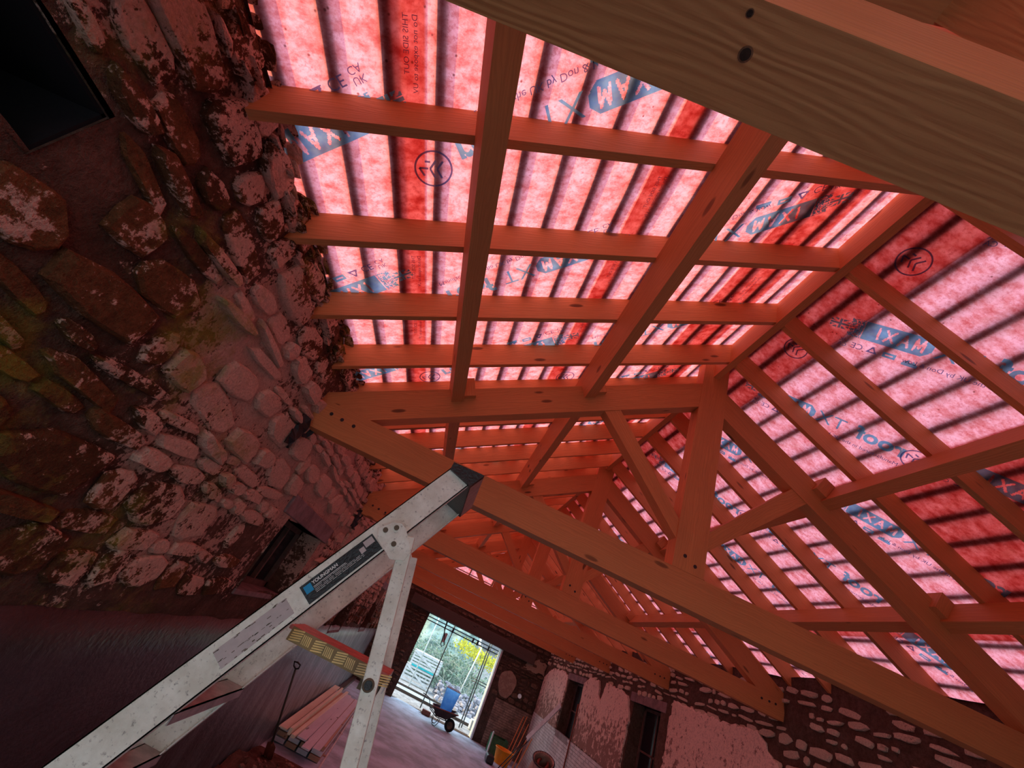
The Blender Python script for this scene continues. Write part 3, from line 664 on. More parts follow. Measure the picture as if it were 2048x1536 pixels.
for sd, lst in ((0, [-2.29, -2.045] + [-1.80 + .2445 * k for k in range(16)] + [2.10]), (1, [1.916 - .2485 * k for k in range(18)] + [2.10])):
    for i, s_ in enumerate(sorted(lst)):
        x, z = rs(s_, bn + .017, sd); up = (-ST if sd == 0 else ST, 0, CT)
        batten((x, YN - .2, z), (x, ylen(s_) - .02, z), f'roofing batten showing dark through the {SIDE[sd]} membrane, {ORD[i]} up from the eaves', f'battens of the {SIDE[sd]} slope', up)
for i in range(12):
    f = (i + .5) / 12.5; y = YF + .2 + (YEND - YF - .2) * f; z = e0[1] + (ap[1] - e0[1]) * (YE - y) / (YE - YEND) + .03; hw = (XM - e0[0]) * (1 - (YE - y) / (YE - YEND))
    batten((XM - hw, y, z), (XM + hw, y, z), f'roofing batten across the hipped far end, {ORD[i]} up from the eaves', 'battens of the hipped end', (0, -.6, 1))

# ------------------------------------------------------------------ printing on the membrane
def seg_in(px, py, segs, wd):
    for x0, y0, x1, y1 in segs:
        dx, dy = x1 - x0, y1 - y0; L2 = dx * dx + dy * dy; t = max(0, min(1, ((px - x0) * dx + (py - y0) * dy) / L2)) if L2 else 0
        if math.hypot(px - x0 - t * dx, py - y0 - t * dy) < wd: return True
    return False
GL = {'M': [(0, 0, .1, 1), (.1, 1, .5, .25), (.5, .25, .9, 1), (.9, 1, 1, 0)], 'A': [(0, 0, .5, 1), (.5, 1, 1, 0), (.22, .35, .78, .35)], 'X': [(0, 0, 1, 1), (0, 1, 1, 0)], 'I': [(.5, 0, .5, 1)]}
def glyphs(txt, x, y, h, adv=.78, wd=.62):
    out = []
    for ch in txt:
        k = .3 if ch == 'I' else 1.
        out += [(x + (a if ch != 'I' else .5 * .3 / .3 * .25) * h * wd, y + b * h, x + (c if ch != 'I' else .25) * h * wd, y + d * h) for a, b, c, d in GL[ch]]
        x += h * adv * (k if ch != 'I' else .5)
    return out
def text_mesh(mb, s_, size, x, y, mi=0, off=0., shear=0.):
    cu = bpy.data.curves.new('t', 'FONT'); cu.body = s_; cu.size = size; cu.offset = off; cu.resolution_u = 3; cu.shear = shear
    o = bpy.data.objects.new('t', cu); me = bpy.data.meshes.new_from_object(o)
    vs = [(v.co.x + x, v.co.y + y, 0) for v in me.vertices]; mb.add(vs, [tuple(p.vertices) for p in me.polygons], mi)
    wd = max((v[0] for v in vs), default=x) - x
    bpy.data.objects.remove(o); bpy.data.curves.remove(cu); bpy.data.meshes.remove(me); return wd
def raster(mb, x0, x1, y0, y1, test, st=.006, mi=0):
    ny_ = int((y1 - y0) / st)
    for j in range(ny_):
        y = y0 + (j + .5) * st; run = None; x = x0
        while x <= x1 + st:
            on = x <= x1 and test(x + st / 2, y)
            if on and run is None: run = x
            if not on and run is not None:
                mb.add([(run, y - st / 2, 0), (x, y - st / 2, 0), (x, y + st / 2, 0), (run, y + st / 2, 0)], [(0, 1, 2, 3)], mi); run = None
            x += st
def logo_mesh():
    mb = MB()
    text_mesh(mb, 'roof', .215, -.745, -.065, 0, .006)
    text_mesh(mb, 'TX', .195, -.275, -.065, 0, -.001)
    ls = glyphs('MAXI', .055, -.045, .095, 1.02)
    raster(mb, 0, .46, -.085, .085, lambda x, y: abs(y) < .03 + x * 1.1 and not seg_in(x, y, ls, .0085))
    rr = random.Random(2); cells = {(i, j): rr.random() < .42 for i in range(20) for j in range(30)}
    raster(mb, .47, .56, -.085, .085, lambda x, y: not cells[int((x - .47) / .0075) % 20, int((y + .085) / .0075) % 30])
    fl = lambda x, y: (lambda a, b: not (abs(a) < .018 or abs(b) < .018 or abs(abs(a) * .62 - abs(b)) < .010) or abs(a) < .009 or abs(b) < .009)(x - .64, y)
    raster(mb, .57, .71, -.045, .045, fl)
    text_mesh(mb, 'Manufactured in the UK by Don & Low', .055, -.745, -.175, 1)
    raster(mb, .03, .13, -.20, -.13, lambda x, y: abs(x - .08) < (-.13 - y) * 1.1 and (y < -.165 or abs(x - .08) > .012), mi=0)
    raster(mb, .18, .27, -.185, -.135, lambda x, y: not (.20 < x < .25 and -.165 < y < -.155), mi=0)
    tri = [(.345 + .035 * math.cos(a), -.165 + .035 * math.sin(a)) for a in (math.pi / 2, math.pi / 2 + 2.094, math.pi / 2 + 4.189)]
    raster(mb, .30, .39, -.21, -.12, lambda x, y: seg_in(x, y, [(*tri[0], *tri[1]), (*tri[1], *tri[2]), (*tri[2], *tri[0])], .006), mi=1)
    text_mesh(mb, 'CE', .075, .41, -.19, 1)
    text_mesh(mb, 'UK', .05, .53, -.155, 1); text_mesh(mb, 'CA', .05, .53, -.20, 1)
    me = mb.mesh('printed_logo'); me.materials.append(INKB); me.materials.append(INKD); return me
LOGO = logo_mesh()
def ring_mesh():
    mb = MB(); n = 36
    for k in range(n):
        a, b = k / n * math.tau, (k + 1) / n * math.tau
        mb.add([(math.cos(q) * r, math.sin(q) * r, 0) for q, r in ((a, .098), (b, .098), (b, .109), (a, .109))], [(0, 1, 2, 3)])
    z = [(-.05, -.05, .0, -.02), (0, -.02, .05, -.05), (-.05, -.01, 0, .02), (0, .02, .05, -.01), (.0, .03, .0, .08), (0, .08, .045, .05), (-.04, .05, -.04, .02)]
    for x0, y0, x1, y1 in z:
        d = V((x1 - x0, y1 - y0)).normalized() * .006; p = (-d.y, d.x)
        mb.add([(x0 + p[0], y0 + p[1], 0), (x1 + p[0], y1 + p[1], 0), (x1 - p[0], y1 - p[1], 0), (x0 - p[0], y0 - p[1], 0)], [(0, 1, 2, 3)])
    me = mb.mesh('printed_ring'); me.materials.append(INKD); return me
RING = ring_mesh()
def small_text(t_, size):
    mb = MB(); text_mesh(mb, t_, size, 0, 0); me = mb.mesh('printed_note'); me.materials.append(INKD); return me
NOTES = [small_text('THIS SIDE OUT', .034), small_text('Do not expose to UV', .034)]
def stamp(me, name, side, s_, y, ang, nn=.222):
    """ang: direction of reading in the (s, y) plane"""
    c, q = math.cos(ang), math.sin(ang)
    S_ = V((CT, 0, ST)) if side == 0 else V((-CT, 0, ST)); Y = V((0, 1, 0))
    if side == 0: A = S_ * c + Y * q; B = S_ * (-q) + Y * c
    else: A = S_ * c + Y * q; B = S_ * q - Y * c
    N = V((-ST, 0, CT)) if side == 0 else V((ST, 0, CT))
    x, z = rs(s_, nn, side); M = Matrix(((A.x, B.x, N.x, x), (A.y, B.y, N.y, y), (A.z, B.z, N.z, z), (0, 0, 0, 1)))
    o = bpy.data.objects.new(name, me); COL.objects.link(o); place(o, mem[side], M)
AL, AR = math.radians(-28), math.radians(27)
for k in range(-1, 6):
    stamp(LOGO, 'printed_logo', 0, -1.87, 1.385 + 1.16 * k, AL)
    stamp(LOGO, 'printed_logo', 0, -.30, .95 + 1.165 * k, AL)
    stamp(LOGO, 'printed_logo', 0, 1.22, 1.63 + 1.16 * k, AL)
for k in range(-1, 7):
    stamp(LOGO, 'printed_logo', 1, 1.24, 1.93 + 1.14 * k, AR)
    stamp(LOGO, 'printed_logo', 1, -.15, 2.26 + 1.15 * k, AR)
    stamp(LOGO, 'printed_logo', 1, -1.60, 1.8 + 1.15 * k, AR)
for sd, s_, y in ((0, -1.09, 1.40), (0, -1.09, 2.55), (0, -1.09, 3.7), (0, .44, 2.6), (0, .44, 3.75), (1, 1.86, 1.54), (1, 1.86, 2.68), (1, 1.86, 3.82), (1, .49, 2.72), (1, .49, 3.9), (1, .49, 5.0)):
    stamp(RING, 'printed_ring', sd, s_, y, math.pi / 2)
for sd, s_, y in ((0, -1.21, .72), (0, -1.21, 2.05), (0, -1.21, 2.72), (0, .33, 1.30), (0, .33, 1.95), (0, .33, 2.75), (0, 1.85, 1.25), (0, 1.72, 2.1)):
    for q, me in enumerate(NOTES): stamp(me, 'printed_note', sd, s_ + .04 * q, y, math.pi / 2)

# ------------------------------------------------------------------ platform stepladder
YN0, YN1 = 1.55, 2.06          # outer faces of near and far stiles
lad = empty('stepladder', (-1.4, 1.8, FL)); tag(lad, 'scuffed aluminium platform stepladder with a black top cap, standing before the truss', 'stepladder')
dL = V((.517, 0, 1.066)).normalized(); nL = V((-dL.z, 0, dL.x))   # up the stile; towards its leading edge
pt = lambda a, b: (V((-.2, 0, .2072)) + dL * a + nL * b)          # a along the stile from z=.2, b from its trailing edge
aT = (.487 - .2072) / dL.z; aB = (FL + .15 - .2072) / dL.z
def stile(ys, yo):
    a0, a1 = aB, aT; t = .004
    mb = MB()
    F = frame(pt(0, 0), pt(1, 0), nL); Fi = F.inverted()
    def bx(b0, b1, y0, y1):
        q = [pt(a0, b0), pt(a1, b0), pt(a1, b1), pt(a0, b1)]
        vs = [V((p.x, y0, p.z)) for p in q] + [V((p.x, y1, p.z)) for p in q]
        mb.add([Fi @ v for v in vs], [(0, 1, 2, 3), (7, 6, 5, 4), (0, 4, 5, 1), (1, 5, 6, 2), (2, 6, 7, 3), (3, 7, 4, 0)])
    bx(0, .098, ys, ys + t * (1 if yo > 0 else -1) if False else ys + t)          # web
    w_ = .026
    y0, y1 = (ys, ys + w_) if yo > 0 else (ys - w_ + t, ys + t)
    bx(0, t, y0, y1); bx(.098 - t, .098, y0, y1)                                   # flanges
    return obj('stile', mb, ALU, lad, F)
stile(YN0, 1); stile(YN1 - .004, -1)
# edge lip that shows as a dark line under the near stile
for k in range(0, 10):
    z = -.452 - .245 * k
    if z < FL + .1: break
    xb = pt((z - .2072) / dL.z, 0).x; xa = pt((z - .2072) / dL.z, .098).x
    tr_ = obj('tread', MB().box((xa - .0 + .012, YN0 + .006, z - .004), (xb, YN1 - .006, z)).box((xa + .012, YN0 + .006, z - .03), (xa + .016, YN1 - .006, z)).box((xb - .004, YN0 + .006, z - .03), (xb, YN1 - .006, z)), ALUD, lad)
# platform: a narrow red-topped step with a chequered brassy face
PY = 1.75; pz = -PY / 9.47
pf = obj('platform', MB().box((-.425, PY, pz - .012), (-.037, PY + .19, pz)).box((-.425, PY + .186, pz - .05), (-.037, PY + .19, pz - .012)), m_simple('red_strip', (.62, .20, .17), .5, .0, .3, 30, .2), lad)
obj('platform_end', MB().box((-.037, PY + .0, pz - .055), (-.033, PY + .19, pz + .001)), ALUD, lad)
obj('platform_bracket', MB().box((-.12, PY + .02, pz - .075), (-.05, PY + .17, pz - .012)), HUBM, lad)
kf = obj('chequered_face', MB().box((-.412, PY - .003, pz - .043), (-.07, PY, pz - .0005)), m_simple('chequer_ground', (.30, .20, .08), .5), lad)
bar = MB()
for i in range(9):
    x0 = -.408 + .0425 * i
    for q in range(5):
        o_ = .0072 * q
        if i % 2 == 0: bar.beam((x0 + .004, PY - .0042, pz - .010 - o_), (x0 + .042, PY - .0042, pz - .002 - o_), .0030, .0044, (0, 0, 1))
        else: bar.beam((x0 + .008 + .0065 * q, PY - .0042, pz - .036), (x0 + .004 + .0065 * q, PY - .0042, pz - .008), .0030, .0038, (1, 0, 0))
tag(obj('chequer_bars', bar, GOLD, kf, fix=False), kind='stuff')
# rear legs
def leg(yc):
    a = V((-.205, 0, .20)); b = V((-.205 + (.20 - FL) * .2712, 0, FL)); d = (b - a).normalized(); n = V((-d.z, 0, d.x)) * .046
    mb = MB(); F = frame((a.x, yc, a.z), (b.x, yc, b.z), (1, 0, 0)); Fi = F.inverted()
    vs = [V((p.x, y_, p.z)) for y_ in (yc, yc + .024) for p in (a - n * 0, b - n * 0, b + n, a + n)]
    mb.add([Fi @ v for v in vs], [(0, 1, 2, 3), (7, 6, 5, 4), (0, 4, 5, 1), (1, 5, 6, 2), (2, 6, 7, 3), (3, 7, 4, 0)])
    return obj('rear_leg', mb, ALU, lad, F)
bevel(leg(YN0 - .028), .003); bevel(leg(YN1 + .004), .003)
def hinge(y0):
    pts = [(-.272, .155), (-.285, .185), (-.255, .222), (-.225, .232), (-.20, .222), (-.150, .165), (-.155, .130), (-.20, .115)]
    h = obj('hinge_plate', MB().prism(pts, y0, y0 + .005), ALU, lad)
    for x, z in ((-.262, .190), (-.232, .212), (-.213, .162)): obj('rivet', MB().tube((x, y0 - .004, z), (x, y0 + .002, z), .009, n=10), HUBM, h)
hinge(YN0 - .034); hinge(YN1 + .030)
# grommet on the rear leg at platform level
gx, gz = -.075, -.205
import itertools
gm = MB(); n = 20; yl = YN0 - .032
for r, y_ in ((.018, yl + .004), (.0165, yl - .003), (.013, yl - .004), (.0105, yl + .006)):
    gm.v += [(gx + r * math.cos(k * math.tau / n), y_, gz + r * math.sin(k * math.tau / n)) for k in range(n)]
gm.f = [(q * n + k, q * n + (k + 1) % n, (q + 1) * n + (k + 1) % n, (q + 1) * n + k) for q in range(3) for k in range(n)]; gm.m = [0] * len(gm.f)
obj('grommet', gm, HUBM, lad, smooth=True); obj('grommet_hole', MB().tube((gx, yl - .002, gz), (gx, yl + .003, gz), .0115, n=18), BLACKP, lad)
# top cap: black channel with an open end
a1 = aT
obj('top_cap', MB().prism([(-.165, .492), (-.066, .463), (-.033, .527), (-.165, .523)], YN0 - .014, YN1 + .014), BLACKP, lad)
obj('cap_end_plate', MB().add([(-.0635, YN0 + .01, .465), (-.0635, YN1 - .01, .465), (-.0325, YN1 - .01, .525), (-.0325, YN0 + .01, .525)], [(0, 1, 2, 3)]), ALUD, lad)
# spreader plate below the cap
# stickers on the near stile
SF = Matrix(((dL.x, nL.x, 0, 0), (0, 0, -1, 0), (dL.z, nL.z, 0, 0), (0, 0, 0, 1)))
def decal(name, a, b, w_, h_, mat, th, par, mb=None):
    p = pt(a, b); M = SF.copy(); M.translation = V((p.x, YN0 - .0008, p.z))
    return obj(name, mb or MB().box((0, 0, 0), (w_, h_, th)), mat, par, M, fix=mb is None)
z0a = lambda x, z: ((V((x, 0, z)) - V((-.2, 0, .2072))).dot(dL), (V((x, 0, z)) - V((-.2, 0, .2072))).dot(nL))
sa = -.345
st_ = decal('maker_sticker', sa, .010, .262, .064, BLACKP, .0008, lad)
decal('blue_square', sa + .008, .040, .024, .026, CYAN, .0014, st_)
tm = MB(); text_mesh(tm, 'YOUNGMAN', .0150, 0, 0, 0, .0005); me = tm.mesh('sticker_text'); me.materials.append(WHITE)
p = pt(sa + .036, .0555); M = SF.copy(); M.translation = V((p.x, YN0 - .0024, p.z)); o = bpy.data.objects.new('sticker_text', me); COL.objects.link(o); place(o, st_, M)
fine = MB(); rr = random.Random(5)
for i, b in enumerate((.047, .043, .0375, .033, .028)):
    x = .034
    while x < (.145 if i < 2 else .20):
        l_ = .112 if i == 0 else rr.uniform(.012, .03); fine.box((x, b - .010, 0), (min(x + l_, .205), b - .010 + (.0012 if i else .0018), .0006)); x += l_ + rr.uniform(.002, .006)
p = pt(sa, .010); M = SF.copy(); M.translation = V((p.x, YN0 - .0018, p.z)); obj('sticker_lines', fine, GREYP if False else WHITE, st_, M, fix=False)
decal('sticker_panel', sa + .222, .046, .034, .022, LABEL, .0014, st_); decal('sticker_panel', sa + .200, .038, .018, .018, LABEL, .0014, st_)
decal('faded_label', -.605, .018, .215, .055, LABEL, .0007, lad)
fl_ = MB()
for i in range(46):
    x = rr.uniform(0, .21); y_ = rr.choice((.001, .051, .02, rr.uniform(0, .055))) + rr.uniform(-.002, .002); l_ = rr.uniform(.003, .014)
    fl_.box((x, y_, 0), (x + l_, y_ + rr.uniform(.0008, .003), .0006))
p = pt(-.605, .018); M = SF.copy(); M.translation = V((p.x, YN0 - .0016, p.z)); obj('torn_marks', fl_, HUBM, lad, M, fix=False)

# ------------------------------------------------------------------ things on the floor
# boards in two stacks by the left wall
def board(p0, p1, w_, h_, mat, label, group, roll=0.):
    o = timber('board', p0, p1, w_, h_, mat, up=(math.sin(roll), 0, math.cos(roll))); return tag(o, label, 'board', group)
pal = [(-1.40, 9.95, -1.50, 15.2, 0), (-1.33, 10.0, -1.42, 15.0, 1), (-1.22, 10.1, -1.26, 14.8, 0), (-1.12, 9.9, -1.12, 14.6, 1)]
lz = FL
for k, (w_, tx) in enumerate(((.9, 'lowest'), (.88, 'middle'), (.85, 'upper'))):
    for q in range(4):
        x = -1.50 + q * .235
        board((x, 10.05 + .04 * k, lz + .05 + .075 * k), (x - .05, 14.9, lz + .05 + .075 * k), .20, .065, WOOD2 if (q + k) % 2 else WOODG,
              f'brown plank in the {tx} layer of the stack, {ORD[q]} from the left wall', 'planks in the board stack')
zt = lz + .05 + .075 * 2 + .0325
top = [(-1.52, 9.9, -1.55, 15.3, .16, .022, WOODP, 'pale sawn board on top of the stack nearest the wall'),
       (-1.36, 9.75, -1.36, 14.9, .05, .10, WOODP, 'narrow yellow batten on edge on top of the stack'),
       (-1.27, 9.7, -1.20, 15.1, .07, .045, WOODP, 'pale square-edged length on top of the stack'),
       (-1.13, 9.85, -1.12, 14.9, .17, .024, WOODG, 'purplish brown stained board on top of the stack'),
       (-.95, 9.5, -.98, 14.7, .15, .020, WOODG, 'grey weathered board sticking out of the stack'),
       (-.80, 9.7, -.82, 14.8, .13, .020, WOODG, 'whitish grey board at the open edge of the stack')]
for i, (xa, ya, xb, yb, w_, h_, mt, lab) in enumerate(top):
    board((xa, ya, zt + .003 + h_ / 2), (xb, yb, zt + .003 + h_ / 2), w_, h_, mt, lab, 'loose boards on the stack', 0.)
board((-.60, 9.35, lz + .02), (-.72, 14.3, lz + .02), .03, .03, CRATE, 'thin white strip lying beside the stack', 'loose boards on the stack')
for i, yb in enumerate((10.6, 12.4, 14.2)):
    o = timber('bearer', (-1.58, yb, lz + .0095), (-.65, yb, lz + .0095), .07, .017, WOOD2); tag(o, f'squat timber bearer under the board stack, {ORD[i]} from this end', 'bearer', 'bearers under the stack')
# spade leaning on the left wall
sp = empty('spade', (-1.46, 9.4, FL)); tag(sp, 'long-handled spade leaning on the dark left wall', 'spade')
A_, B_ = V((-1.40, 8.9, FL + .28)), V((-1.575, 8.35, -1.36))
obj('shaft', MB().tube(A_, B_, .016, n=10), WOODD, sp, smooth=True)
M = frame(B_, B_ + (B_ - A_)); hd = [M @ V(q) for q in ((0, 0, 0), (.03, .05, 0), (.09, .06, 0), (.105, 0, 0), (.09, -.06, 0), (.03, -.05, 0), (0, 0, 0))]
obj('handle', MB().path(hd, .012), BLACKP, sp, smooth=True)
M = frame(A_, A_ + (A_ - B_)); bl = MB(); 
for i, (a, wd) in enumerate(((-.02, .02), (.03, .085), (.2, .09), (.26, .07), (.29, .0))):
    for s_ in (-1, 0, 1): bl.v.append(tuple(M @ V((a, s_ * wd, -.02 if s_ == 0 else .0))))
bl.f = [(i * 3 + j, i * 3 + j + 1, i * 3 + j + 4, i * 3 + j + 3) for i in range(4) for j in range(2)]; bl.m = [0] * 8
o = obj('blade', bl, RUST, sp, fix=False); md = o.modifiers.new('s', 'SOLIDIFY'); md.thickness = .006
# heap of spoil
hp = MB(); nx, ny = 46, 84; x0, x1, y0, y1 = -1.64, .35, .6, 9.6
for j in range(ny + 1):
    for i in range(nx + 1):
        u, v = i / nx, j / ny; x, y = x0 + (x1 - x0) * u, y0 + (y1 - y0) * v
        e = min(1, 4.5 * (1 - u)) * min(1, 5 * v, 5 * (1 - v)); 
        z = FL + .005 + (.26 + .16 * fb(x, y, 0, 1.2) + .05 * fb(x, y, 4, 6, 3)) * max(0, e) ** .8
        hp.v.append((x, y, max(z, FL + .004)))
hp.f = [(j * (nx + 1) + i, j * (nx + 1) + i + 1, (j + 1) * (nx + 1) + i + 1, (j + 1) * (nx + 1) + i) for j in range(ny) for i in range(nx)]; hp.m = [0] * len(hp.f)
he = obj('spoil_heap', hp, EARTH, fix=False); tag(he, 'low heap of red-brown earth and stone chips along the foot of the left wall', 'rubble', kind='stuff')
ck = MB(); rr = random.Random(11)
for i in range(420):
    x, y = rr.uniform(-1.5, .1), rr.uniform(3.6, 9.3); s_ = rr.uniform(.02, .07); k = rr.randrange(len(STONES))
    u, v = (x - x0) / (x1 - x0), (y - y0) / (y1 - y0); e = min(1, 4.5 * (1 - u)) * min(1, 5 * v, 5 * (1 - v)); z = FL + (.26 + .16 * fb(x, y, 0, 1.2)) * max(0, e) ** .8
    M = Matrix.Translation((x, y, z)) @ Matrix.Rotation(rr.uniform(0, 6), 4, 'Z') @ Matrix.Rotation(rr.uniform(-.5, .5), 4, 'X') @ Matrix.Diagonal((s_ * 1.4, s_, s_ * .6, 1))
    ck.add([M @ V(p) for p in STONES[k].v], STONES[k].f)
tag(obj('stone_chips', ck, m_simple('pink_chips', (.36, .2, .15), .95, 0, .5, 3, .5, .01, .1, 'World'), he, fix=False), kind='stuff')
# wheelbarrow with the blue tub
by = 18.7
wbw = empty('wheelbarrow', (2.0, by, FL)); tag(wbw, 'dark wheelbarrow standing side-on inside the far doorway', 'wheelbarrow')
tray = MB(); q0 = [(1.72, by - .20, FL + .27), (2.12, by - .20, FL + .31), (2.12, by + .20, FL + .31), (1.72, by + .20, FL + .27)]; q1 = [(1.50, by - .33, FL + .50), (2.46, by - .33, FL + .58), (2.46, by + .33, FL + .58), (1.50, by + .33, FL + .50)]
tray.add(q0 + q1, [(0, 3, 2, 1), (0, 1, 5, 4), (1, 2, 6, 5), (2, 3, 7, 6), (3, 0, 4, 7)])
o = obj('tray', tray, BARROW, wbw); md = o.modifiers.new('s', 'SOLIDIFY'); md.thickness = .02
obj('tray_rim', MB().path([*q1, q1[0]], .016), RUST, wbw, smooth=True)
wh = MB(); n = 24; cxw, czw = 2.33, FL + .19
for r, dy in ((.10, -.045), (.165, -.05), (.19, -.02), (.19, .02), (.165, .05), (.10, .045)): wh.v += [(cxw + r * math.cos(k * math.tau / n), by + dy, czw + r * math.sin(k * math.tau / n)) for k in range(n)]
wh.f = [(a * n + k, a * n + (k + 1) % n, ((a + 1) % 6) * n + (k + 1) % n, ((a + 1) % 6) * n + k) for a in range(6) for k in range(n)]; wh.m = [0] * len(wh.f)
wo = obj('wheel', wh, RUBBER, wbw, smooth=True); obj('hub', MB().tube((cxw, by - .048, czw), (cxw, by + .048, czw), .105, n=18), HUBM, wo)
for s_ in (-1, 1):
    yy = by + s_ * .24
    obj('frame_tube', MB().path([(cxw, by + s_ * .07, czw), (2.12, by + s_ * .12, FL + .27), (1.75, yy, FL + .26), (1.45, yy, FL + .38), (1.30, yy, FL + .60), (1.15, yy, FL + .63), (1.02, yy, FL + .64)], .014), BLACKP, wbw, smooth=True)
    obj('leg', MB().path([(1.90, yy, FL + .27), (1.88, yy, FL + .12), (1.82, yy, FL + .02), (1.76, yy, FL + .014), (1.70, yy, FL + .03), (1.66, yy, FL + .15), (1.66, yy, FL + .30)], .012), BLACKP, wbw, smooth=True)
tb = MB(); tz = FL + .33
for (a, b, c, d, z) in ((1.80, 2.16, by - .15, by + .15, tz), (1.74, 2.27, by - .19, by + .19, tz + .84)): tb.v += [(a, c, z), (b, c, z), (b, d, z), (a, d, z)]
tb.f = [(0, 3, 2, 1), (0, 1, 5, 4), (1, 2, 6, 5), (2, 3, 7, 6), (3, 0, 4, 7)]; tb.m = [0] * 5
bt_ = NT('blue_translucent'); n_ = bt_.noise(bt_.coord('World'), 6, 3); tr = bt_.new('ShaderNodeBsdfTranslucent'); bt_.L(bt_.mix(bt_.ramp(n_, [(.4, 0.), (.6, 1.)]), (.30, .62, .95), (.16, .45, .85)), tr.inputs[0])
gl = bt_.new('ShaderNodeBsdfDiffuse'); gl.inputs[0].default_value = (.25, .55, .85, 1); mx_ = bt_.new('ShaderNodeMixShader'); mx_.inputs[0].default_value = .3; bt_.L(tr.outputs[0], mx_.inputs[1]); bt_.L(gl.outputs[0], mx_.inputs[2]); bt_.L(mx_.outputs[0], bt_.out.inputs[0])
tbo = obj('tub', tb, bt_.mat); tag(tbo, 'tall pale blue square tub standing in the wheelbarrow', 'tub')
obj('tub_rim', MB().path([(1.74, by - .19, tz + .84), (2.27, by - .19, tz + .84), (2.27, by + .19, tz + .84), (1.74, by + .19, tz + .84), (1.74, by - .19, tz + .84)], .016), STEELP, tbo)
# loose brick by the scaffold foot
o = obj('brick', MB().box((1.28, 19.55, FL + .012), (1.62, 19.72, FL + .15)), BRR); bevel(o, .008); tag(o, 'dark red block on the floor at the foot of the scaffold pole', 'brick')
# orange tub and green crate in the far right corner
ot = MB(); n = 22
for r, z in ((.24, FL + .0), (.31, FL + .40), (.33, FL + .405), (.33, FL + .375), (.30, FL + .375), (.23, FL + .02)):
    ot.v += [(4.28 + r * math.cos(k * math.tau / n), 17.9 + r * math.sin(k * math.tau / n), z) for k in range(n)]
ot.f = [(a * n + k, a * n + (k + 1) % n, (a + 1) * n + (k + 1) % n, (a + 1) * n + k) for a in range(5) for k in range(n)] + [tuple(range(5 * n, 6 * n))]; ot.m = [0] * len(ot.f)
o = obj('tub', ot, ORANGE, smooth=True); tag(o, 'round orange rubble tub on the floor near the right wall', 'tub')
gc = empty('crate', (4.55, 18.9, FL)); tag(gc, 'dark green plastic crate behind the orange tub', 'crate')
for nm, b in (('side', ((3.92, 18.70, FL + .01), (3.95, 19.25, FL + .52))), ('side', ((4.50, 18.70, FL + .01), (4.53, 19.25, FL + .52))), ('front_panel', ((3.95, 18.70, FL + .01), (4.50, 18.73, FL + .50))), ('back_panel', ((3.95, 19.22, FL + .01), (4.50, 19.25, FL + .50))), ('bottom', ((3.95, 18.73, FL + .01), (4.50, 19.22, FL + .03)))):
    obj(nm, MB().box(*b), GREENP, gc)
obj('white_corner', MB().box((3.88, 18.66, FL + .01), (3.92, 18.75, FL + .62)), CRATE, gc)
o = obj('sack', MB().box((3.60, 17.0, FL + .005), (3.86, 17.45, FL + .22)), BLACKP); bevel(o, .06, 4); tag(o, 'black bagged bundle on the floor left of the orange tub', 'bag')
# laths leaning in the corner
for i, (xa, ya, xb, yb, zb) in enumerate(((4.60, 18.9, 4.98, 19.5, -1.30), (4.66, 18.7, 5.08, 19.4, -1.25), (4.72, 18.5, 5.16, 19.2, -1.42), (4.78, 18.2, 5.22, 18.9, -1.6), (4.84, 18.0, 5.24, 18.5, -1.7))):
    o = timber('lath', (xa, ya, FL + .012), (xb, yb, zb), .03, .018, WOOD); tag(o, f'thin wooden lath leaning into the far right corner, {ORD[i]} from left', 'lath', 'laths leaning in the corner')
# cement mixer
mx = empty('cement_mixer', (4.25, 13.6, FL)); tag(mx, 'rusty red cement mixer, its open drum facing up by the right wall', 'mixer')
c0 = V((4.42, 13.9, -2.02)); ax = V((-.18, -.42, .89)).normalized(); F = frame(c0, c0 + ax)
dr = MB(); n = 26; prof = [(-.30, .02), (-.30, .22), (-.12, .36), (.10, .385), (.36, .30), (.50, .26), (.52, .285), (.55, .275), (.52, .245), (.36, .28), (.10, .365), (-.12, .34), (-.28, .2)]
for a, r in prof: dr.v += [tuple(F @ V((a, r * math.cos(k * math.tau / n), r * math.sin(k * math.tau / n)))) for k in range(n)]
dr.f = [(a * n + k, a * n + (k + 1) % n, (a + 1) * n + (k + 1) % n, (a + 1) * n + k) for a in range(len(prof) - 1) for k in range(n)] + [tuple(range((len(prof) - 1) * n, len(prof) * n))]; dr.m = [0] * len(dr.f)
obj('drum', dr, BEIGE, mx, smooth=True)
rim = [F @ V((.53, .285 * math.cos(a), .285 * math.sin(a))) for a in [k / 24 * math.tau for k in range(25)]]
obj('drum_rim', MB().path(rim, .022), BLACKP, mx, smooth=True)
for s_ in (-1, 1):
    pd = [F @ V(q) for q in ((.50, s_ * .10, -.20), (.46, s_ * .13, .0), (.40, s_ * .1, .20))]; obj('paddle', MB().path(pd, [.03, .036, .03]), RUST, mx, smooth=True)
yk = [F @ V(q) for q in ((-.35, 0, -.44), (0, 0, -.44), (.1, 0, -.42))]; yk2 = [F @ V(q) for q in ((-.35, 0, .44), (0, 0, .44), (.1, 0, .42))]
obj('yoke', MB().path([*reversed(yk), *yk2], .03), RUST, mx, smooth=True)
for sx_, sy_ in ((-1, -1), (1, -1), (-1, 1), (1, 1)):
    obj('leg', MB().path([c0 + V((0, 0, -.36)), c0 + V((sx_ * .28, sy_ * .3, -.45)), V((c0.x + sx_ * .34, c0.y + sy_ * .36, FL + .02))], .022), RUST, mx, smooth=True)
